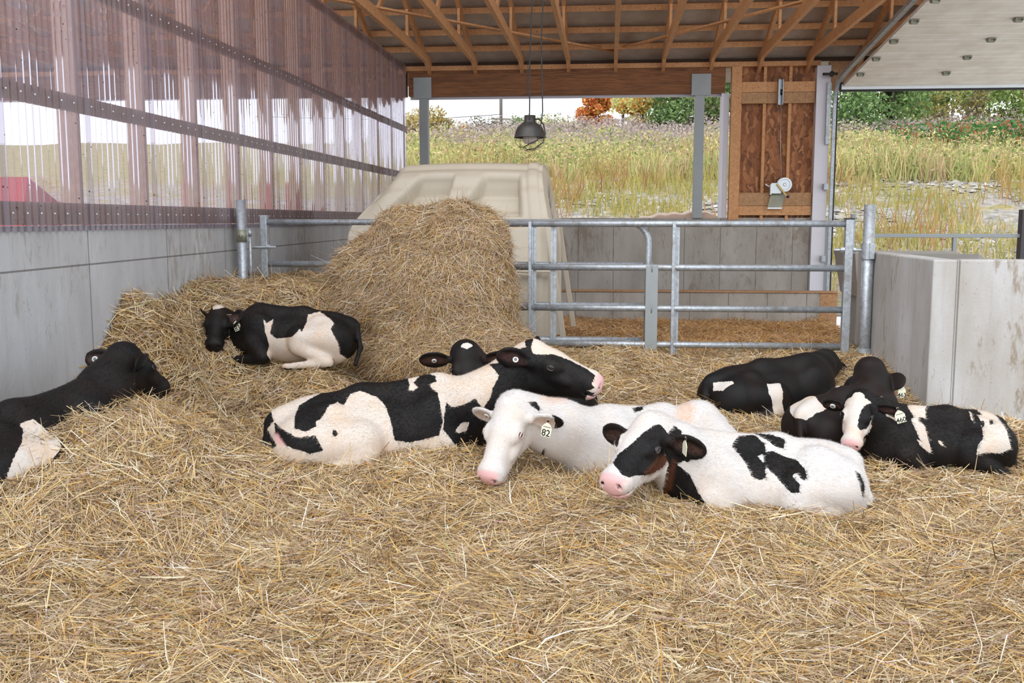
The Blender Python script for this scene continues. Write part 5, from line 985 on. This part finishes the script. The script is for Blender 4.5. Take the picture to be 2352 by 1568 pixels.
# ------------------------------------------------------------------ the heap hanging over the gate
def heap():
    s = Sdf(); Yc = 8.72
    for c, r, k in (((-1.70, 8.74, 1.23), (.42, .34, .47), .10), ((-1.38, 8.74, 1.28), (.42, .36, .46), .08), ((-1.13, 8.72, 1.26), (.27, .34, .44), .08),
                    ((-1.13, 8.68, .85), (.30, .40, .62), .1), ((-1.52, 8.62, .85), (.70, .48, .55), .1), ((-2.06, 8.74, .95), (.40, .36, .48), .15),
                    ((-2.36, 8.82, .62), (.38, .36, .40), .2), ((-1.35, 8.30, .40), (.75, .52, .30), .15), ((-.86, 8.50, .36), (.30, .42, .30), .15)):
        s.ell(c, r, k=k)
    def nz(g):
        x, y, z = g[..., 0], g[..., 1], g[..., 2]
        return .05 * (vnoise(x + .3 * y, z, .25, 21) - .5) + .035 * (vnoise(x, z + y, .09, 22) - .5)
    V, Q = s.mesh(.025, nz); V, Q = keep_largest(V, Q); N = vnormals(V, Q)
    e = empty('straw_heap', (-1.35, 8.6, .35), 'tall heap of straw piled against the gate in front of the beige hutch', 'heap')
    b = mesh_obj('packed_core', V, Q, M['bed'], e, smooth=True)
    c = V[Q].mean(1); fn = np.cross(V[Q[:, 2]] - V[Q[:, 0]], V[Q[:, 3]] - V[Q[:, 1]]); ar = np.linalg.norm(fn, axis=1)
    ar = ar * np.where((c[:, 1] > 9.0), .3, 1) * (c[:, 2] > .2)
    for n, Lm, ti, lift, wm, nm in ((66000, .11, .20, .025, 1.0, 'combed_straw'), (3500, .13, .75, .0, 1.0, 'stray_stalks')):
        i = rng.choice(len(Q), n, p=ar / ar.sum()); p = c[i] + rng.normal(0, .012, (n, 3)); Nn = fn[i] / (np.linalg.norm(fn[i], axis=1)[:, None] + 1e-12)
        # stalks droop outward and down from the middle of the heap
        g = vnoise(p[:, 0], p[:, 2], .3, 31) * 3.2 - 1.6
        dr = np.stack([(p[:, 0] + 1.3) * 1.2 + np.sin(g) * .6, np.zeros(n), -np.cos(g) * .8 - .1], 1) + rng.normal(0, .85, (n, 3))
        T = dr - Nn * np.einsum('ij,ij->i', dr, Nn)[:, None]; T /= np.linalg.norm(T, axis=1)[:, None]
        t_ = np.abs(rng.normal(0, ti, n)); D = T * np.cos(t_)[:, None] + Nn * np.sin(t_)[:, None]
        L = np.clip(rng.lognormal(math.log(Lm), .4, n), .03, .3)
        stalks(p + Nn * (rng.random(n) * lift)[:, None] + D * (L * .5 * np.sin(t_))[:, None], D, Nn + rng.normal(0, .5, (n, 3)), L, rng.uniform(.0020, .0048, n) * wm, straw_colours(n, (.90, .88, .90)), bend=.05, name=nm, parent=e)
heap()

# ------------------------------------------------------------------ outdoors: bank, weeds, stones, trees
BZ = ([17, 20.5, 24, 30, 34.5, 45, 60, 75, 130], [-.25, .10, .70, 2.0, 2.95, 4.35, 6.25, 6.7, 7.2])
def bank_h(x, y): return np.interp(y, *BZ) + .35 * (vnoise(x, y, 4, 41) - .5) * sst(20, 26, y) + .12 * (vnoise(x, y, .9, 42) - .5) * sst(19, 24, y)
def bank_m():
    m = NT('stony bank'); m.co = m.n('ShaderNodeNewGeometry'); pos = m.co.outputs['Position']; sp = m.n('ShaderNodeSeparateXYZ'); m.l(pos, sp.inputs[0])
    def mp(sc): o = m.n('ShaderNodeMapping'); o.inputs['Scale'].default_value = sc; m.l(pos, o.inputs[0]); return o.outputs[0]
    vo = m.n('ShaderNodeTexVoronoi'); vo.inputs['Scale'].default_value = 5.5; m.l(mp((1, 1, 2)), vo.inputs[0])
    n = m.noise(mp((1, 1, 1)), .9, 6, .65); n2 = m.noise(mp((1, 1, 1)), 5, 5, .7)
    bw = m.n('ShaderNodeRGBToBW'); m.l(vo.outputs['Color'], bw.inputs[0])
    st = m.mix(bw.outputs[0], srgb(120, 114, 106), srgb(186, 180, 172))
    gr = m.mix(n2, srgb(150, 132, 84), srgb(190, 168, 120))
    g2 = m.mix(m.ramp(n2, (.45, (0, 0, 0)), (.6, (1, 1, 1))), gr, srgb(120, 128, 66))
    up = m.n('ShaderNodeMapRange'); up.inputs[1].default_value = 31; up.inputs[2].default_value = 36; m.l(sp.outputs[1], up.inputs[0])
    f = m.math('ADD', m.ramp(n, (.50, (0, 0, 0)), (.60, (1, 1, 1))), up.outputs[0], clamp=True)
    m.color(m.mix(f, st, g2)); m.set(Roughness=.95); m.bump(m.math('ADD', vo.outputs['Distance'], n2), .7, .08); return m.m
grid_mesh('bank', -48, 52, 18.3, 130, .5, bank_h, bank_m(), kind='structure').name = 'floor_1'
n = 9000; x = rng.uniform(-8, 17, n); y = rng.uniform(21, 35, n); k = (vnoise(x, y, 2.2, 43) > .42); x, y = x[k], y[k]; n = len(x); z = bank_h(x, y)
ico = np.array([(-1, -1, -.2), (1, -1, 0), (1.1, 1, 0), (-1, 1.1, 0), (0, 0, .7), (.6, .1, .6)]); fc = np.array([(0, 1, 4), (1, 5, 4), (1, 2, 5), (2, 3, 4), (2, 4, 5), (3, 0, 4)])
a = rng.uniform(0, 6.3, n); sc_ = rng.uniform(.03, .13, n)[:, None, None] * rng.uniform(.5, 1.3, (n, 1, 3)); q = ico[None] * sc_
V = np.stack([q[..., 0] * np.cos(a)[:, None] - q[..., 1] * np.sin(a)[:, None], q[..., 0] * np.sin(a)[:, None] + q[..., 1] * np.cos(a)[:, None], q[..., 2]], -1) + np.stack([x, y, z], 1)[:, None]
col = np.clip(lin([176, 170, 162]) * rng.uniform(.55, 1.25, (n, 1)), 0, 1)
mesh_obj('rubble', V.reshape(-1, 3), (fc[None] + np.arange(n)[:, None, None] * 6).reshape(-1, 3), tint_m('pale stone', .9, .2), attrs={'tint': np.repeat(col, 6, 0)}, kind='stuff', label='pale broken stones scattered over the lower bank', cat='stones')
def weeds(name, label, n, x0, x1, y0, y1, hts, cols, wd, clump=1.6, seed=50, thr=.0, lean=.22, wins=True):
    x = rng.uniform(x0, x1, n); y = y0 + (y1 - y0) * rng.random(n); v = vnoise(x, y, clump, seed); k = v > thr
    if wins: t = x / y; k &= ((t > -.24) & (t < .16)) | ((t > .17) & (t < .45)) | ((t < -.24) & (rng.random(n) < .25))
    x, y, v = x[k], y[k], v[k]; n = len(x); h = rng.uniform(*hts, n) * (.6 + .8 * v)
    D = np.stack([rng.normal(0, lean, n), rng.normal(0, lean, n), np.ones(n)], 1); D /= np.linalg.norm(D, axis=1)[:, None]
    P = np.stack([x, y, bank_h(x, y)], 1) + D * (h * .5)[:, None]
    cv = vnoise(x, y, 2.6, seed + 3) * .7 + rng.random(n) * .3; ci = np.clip((cv * len(cols)).astype(int), 0, len(cols) - 1)
    c = np.array([lin(q) for q in cols])[ci] * rng.uniform(.7, 1.2, (n, 1))
    N = np.stack([rng.normal(0, 1, n), -np.ones(n) * 1.5, rng.normal(0, .2, n)], 1)
    stalks(P, D, N, h, rng.uniform(.5, 1.4, n) * wd, np.clip(c, 0, 1), bend=.08, name=name, mat=M['leaf'], label=label, cat='weeds')
def puffs(name, label, n, x0, x1, y0, y1, zr_, cols, r, seed, thr):
    x = rng.uniform(x0, x1, n); y = rng.uniform(y0, y1, n); v = vnoise(x, y, 1.5, seed); k = v > thr; t = x / y; k &= ((t > -.24) & (t < .16)) | ((t > .17) & (t < .45))
    x, y, v = x[k], y[k], v[k]; n = len(x); z = bank_h(x, y) + rng.uniform(*zr_, n) * (.6 + .8 * v)
    D = rng.normal(0, 1, (n, 3)); D[:, 2] = np.abs(D[:, 2]) * .8; c = np.array([lin(q) for q in cols])[rng.integers(0, len(cols), n)] * rng.uniform(.7, 1.2, (n, 1))
    stalks(np.stack([x, y, z], 1), D, rng.normal(0, 1, (n, 3)), rng.uniform(.6, 1.5, n) * r, rng.uniform(.3, .7, n) * r, np.clip(c, 0, 1), name=name, mat=M['leaf'], label=label, cat='weeds')
TAN = [[206, 184, 150], [190, 168, 146], [176, 158, 150], [198, 186, 168]]; YG = [[220, 212, 146], [198, 200, 128], [224, 208, 156], [180, 188, 124], [212, 190, 146], [196, 170, 146]]  # weed tones lightened, the outdoor haze is put into the colour
weeds('dry_grass', 'tall dry mauve and tan grass on the upper slope', 30000, -14, 26, 40, 62, (.3, .8), [[198, 180, 176], [208, 192, 182], [188, 172, 170], [216, 200, 184]], .045, seed=51)
weeds('goldenrod', 'yellow green weeds in a belt across the middle of the bank', 26000, -10, 20, 33.5, 42, (.3, 1.0), YG, .035, seed=55, thr=.25)
weeds('short_grass', 'short tan grass between the stones of the lower bank', 22000, -8, 17, 20, 35, (.12, .45), [[206, 184, 130], [190, 172, 110], [176, 170, 96], [210, 190, 150]], .022, seed=59, thr=.42)
weeds('reddish_weeds', 'loose reddish brown and green weed stems on the stony slope', 5000, -8, 17, 24, 37, (.5, 1.1), [[170, 120, 86], [186, 150, 100], [160, 160, 90]], .022, seed=63, thr=.62)
puffs('weed_foliage', 'green and yellow leaves of the weeds on the bank', 42000, -10, 20, 33.5, 46, (.15, 1.1), YG + [[120, 146, 80]], .10, 55, .30)
puffs('weed_seed_heads', 'mauve seed heads over the upper slope', 30000, -14, 26, 42, 61, (.5, 1.2), [[190, 174, 170], [204, 190, 180], [176, 160, 158]], .11, 51, .2)
puffs('bramble', 'green bramble leaves on the right part of the bank', 9000, 11, 19, 39, 45, (.2, 1.2), [[90, 140, 76], [110, 156, 90], [80, 120, 70], [190, 120, 90]], .14, 71, .35)
def tree(x, y, h, rad, cols, label, name='tree', n=4200, leaf=.17, trunk=.10, tcol=(96, 84, 74), low=.02, squash=1.0, cat='tree', grp='trees on the hill', limbs=5, blobs=13):
    z0 = float(bank_h(np.array(x), np.array(y))) - .1; e = empty(name, (x, y, z0), label, cat, grp); mb = MB(); top = z0 + h
    mb.tube([(x, y, z0), (x + .05 * rad, y, z0 + h * .35), (x - .03 * rad, y, z0 + h * .8)], np.array([trunk, trunk * .75, trunk * .25]), 8)
    bl = []
    for i in range(blobs):
        a = rng.uniform(0, 6.3); t = rng.uniform(low, .9); rr = rad * (1 - abs(t - .45) * .5) * rng.uniform(.3, .9)
        bl.append((x + rr * math.cos(a), y + rr * math.sin(a), z0 + h * t, rad * rng.uniform(.35, .55)))
    bl.append((x, y, z0 + h * .85, rad * .5))
    for b in bl[:limbs]: mb.tube([(x, y, z0 + (b[2] - z0) * .5), ((x + b[0]) / 2, (y + b[1]) / 2, z0 + (b[2] - z0) * .72), b[:3]], np.array([trunk * .5, trunk * .32, trunk * .1]), 6)
    mb.build('trunk', plain('bark ' + name, srgb(*tcol), .9, 0, .2, 3), e, smooth=True)
    B = np.array(bl)[rng.integers(0, len(bl), n)]; d = rng.normal(0, 1, (n, 3)); d /= np.linalg.norm(d, axis=1)[:, None]; r = B[:, 3] * rng.random(n) ** .4
    P = B[:, :3] + d * r[:, None] * np.array([1, 1, .8 * squash]); c = np.array([lin(q) for q in cols])[rng.integers(0, len(cols), n)] * rng.uniform(.6, 1.25, (n, 1))
    stalks(P, rng.normal(0, 1, (n, 3)) + np.array([0, 0, -.3]), rng.normal(0, 1, (n, 3)), rng.uniform(.7, 1.4, n) * leaf, rng.uniform(.4, .8, n) * leaf, np.clip(c, 0, 1), name='crown', mat=M['leaf'], parent=e)
    return e
G1 = [[130, 158, 100], [150, 176, 112], [112, 142, 90]]; Y1 = [[222, 214, 130], [206, 206, 130], [230, 220, 156]]; O1 = [[226, 150, 80], [216, 120, 80], [226, 190, 110]]  # leaf palettes lightened to stand in for bright haze over the hill
bx = lambda px, Y: Y * math.tan(math.atan((px - 1176) / 2316.0) - YAW)
for px, Y, h, r, cols, lab, kw in (
    (968, 52, 2.1, 1.3, [[196, 176, 110], [180, 160, 100], [206, 190, 140]], 'golden tan round bush at the left of the back opening', dict(name='bush', cat='bush', leaf=.12, low=.1, n=2000)),
    (1010, 53, 1.6, .9, [[186, 166, 110], [170, 160, 96]], 'small tan bush beside the golden bush at the left post', dict(name='bush', cat='bush', leaf=.12, low=.1, n=2000)),
    (1062, 55, 1.3, 1.0, O1 + Y1, 'low orange and yellow bush on the crest left of the lamp', dict(name='bush', cat='bush', leaf=.11, low=.1, n=2000)),
    (1120, 58, 1.4, 1.4, [[120, 118, 100], [150, 140, 120], [100, 120, 80]], 'low dark green bush on the crest left of the lamp', dict(name='bush', cat='bush', leaf=.11, low=.1, n=2000)),
    (1190, 58, 1.3, 1.2, G1, 'green bush on the crest behind the lamp', dict(name='bush', cat='bush', leaf=.11, low=.1, n=2000)),
    (1262, 58, 1.3, 1.5, G1 + Y1, 'green bush on the crest right of the lamp', dict(name='bush', cat='bush', leaf=.11, low=.1, n=2000)),
    (1325, 59, 1.0, .9, [[170, 150, 120], [120, 140, 90]], 'brownish low bush in front of the pale shelters', dict(name='bush', cat='bush', leaf=.11, low=.1, n=2000)),
    (1372, 64, 3.4, 1.2, O1, 'orange and red autumn tree near the pale shelters', {}),
    (1425, 68, 5.5, 2.0, Y1 + [[230, 220, 170]], 'pale yellow tree in the middle of the crest', {}),
    (1478, 62, 3.6, 1.5, Y1 + O1[:1], 'yellow and orange tree left of the dark green tree', {}),
    (1545, 57, 4.4, 1.9, G1, 'dark green tree left of the right steel post', dict(trunk=.16)),
    (1620, 57, 4.6, 1.9, G1 + [[150, 140, 110]], 'dark green tree right of the right steel post', dict(trunk=.16)),
    (1690, 60, 6, 2.4, G1, 'green tree hidden behind the chipboard bay', {}),
    (1945, 52, 6.5, 2.6, G1 + [[110, 146, 90]], 'big green tree at the left edge of the large doorway', dict(trunk=.22, tcol=(60, 52, 48), n=6500)),
    (2030, 54, 6.5, 2.4, G1 + [[130, 160, 96]], 'big green tree with a dark leaning trunk in the large doorway', dict(trunk=.26, tcol=(54, 46, 42), n=5200, low=.12)),
    (2095, 58, 8, 2.2, Y1 + G1, 'yellow green tree right of the dark leaning tree', {}),
    (2150, 60, 9, 1.9, Y1 + [[190, 180, 130]], 'slender yellow tree, first of the birches in the doorway', dict(trunk=.07, tcol=(150, 142, 134))),
    (2205, 62, 9, 2.0, Y1 + [[170, 160, 140]], 'slender yellow tree, second of the birches in the doorway', dict(trunk=.07, tcol=(150, 142, 134))),
    (2255, 59, 9, 1.9, [[196, 186, 120], [170, 166, 120], [160, 150, 130]], 'slender greyish yellow tree, third of the birches in the doorway', dict(trunk=.07, tcol=(150, 142, 134))),
    (2310, 62, 9.5, 2.2, [[150, 176, 100], [170, 190, 120], [196, 196, 130]], 'light green tree near the right edge of the doorway', {}),
    (2370, 58, 9, 2.4, [[140, 170, 96], [160, 180, 110]], 'light green tree at the right picture edge', {}),
    (2440, 60, 9, 2.6, Y1 + G1, 'yellow green tree just outside the right picture edge', {}),
    (2170, 76, 11, 3.6, Y1 + [[190, 180, 150]], 'tall pale tree deep in the wood behind the birches', {}),
    (2320, 78, 12, 3.8, Y1 + G1, 'tall pale green tree deep in the wood at the right', {}),
    (2020, 80, 11, 3.8, G1 + Y1, 'tall green tree deep in the wood behind the leaning tree', {})):
    tree(bx(px, Y), Y, h, r, cols, lab, **kw)
# a pale covered shelter pair, a pole and a wire on the crest
for px, w_, h_, lab in ((1236, 2.0, 1.5, 'white plastic covered shelter on the crest just right of the lamp cord'), (1322, 2.3, 1.35, 'cream plastic covered shelter on the crest right of the lamp')):
    Y = 64; x = bx(px, Y); z = float(bank_h(np.array(x), np.array(Y))) - .2
    pr = [(-1, 0), (-.96, .6), (-.72, 1), (.45, 1.02), (.86, .72), (1.0, 0)]; V = [(x + a * w_ / 2 * 1.1, Y + d, z + .2 + b * h_) for d in (0, 5) for a, b in pr]; k = len(pr)
    MB().add(V, [(j, j + 1, k + j + 1, k + j) for j in range(k - 1)] + [tuple(range(k))[::-1], tuple(range(k, 2 * k))]).build('covered_shelter', plain('pale plastic cover', srgb(236, 230, 206), .6, 0, .04), label=lab, cat='shelter', group='pale shelters on the crest', bevel=.06)
Y = 62; x = bx(1151, Y); z = float(bank_h(np.array(x), np.array(Y)))
e = empty('utility_pole', (x, Y, z), 'thin grey utility pole on the crest left of the lamp', 'pole')
MB().tube([(x, Y, z - .3), (x, Y, z + 6)], .10, 10).build('pole', plain('weathered pole', srgb(120, 116, 112)), e, smooth=True)
MB().beam((x - .6, Y, z + 1.35), (x + .6, Y, z + 1.30), .12, .1).build('crossarm', plain('weathered arm', srgb(130, 122, 116)), e)
MB().tube([(x - 14, Y - 4, z + 1.2), (x - 5, Y - 2, z + 1.1), (x, Y, z + 1.6)], .02, 6).build('overhead_wire', M['black'], label='thin wire running left from the utility pole', cat='wire')
# red farm wagon beyond the clear wall
e = empty('farm_wagon', (-9.3, 15.4, -.3), 'red farm wagon seen blurred through the clear corrugated wall', 'wagon')
red = plain('red painted steel', srgb(206, 40, 50), .4)
MB().add([(-9.9, 14.3, .6), (-8.9, 14.3, .6), (-8.9, 16.3, .6), (-9.9, 16.3, .6), (-10.1, 14.5, 2.25), (-8.7, 14.5, 2.25), (-8.7, 15.3, 1.9), (-10.1, 15.3, 1.9), (-8.7, 16.4, 1.75), (-10.1, 16.4, 1.75)], [(3, 2, 1, 0), (0, 1, 5, 4), (1, 2, 8, 6, 5), (2, 3, 9, 8), (3, 0, 4, 7, 9), (4, 5, 6, 7), (7, 6, 8, 9)]).build('box', red, e, bevel=.02)
for y in (14.8, 15.9):
    for x in (-10.0, -8.85): MB().lathe([(0, -.09), (.2, -.09), (.22, -.06), (.38, -.09), (.42, -.04), (.42, .04), (.38, .09), (.22, .06), (.2, .09), (0, .09)], (x, y, .12), 28, 'x').build('wheel', M['black'], e, smooth=True)
MB().beam((-9.4, 14.3, .5), (-9.4, 13.0, .3), .1, .1).build('drawbar', red, e)
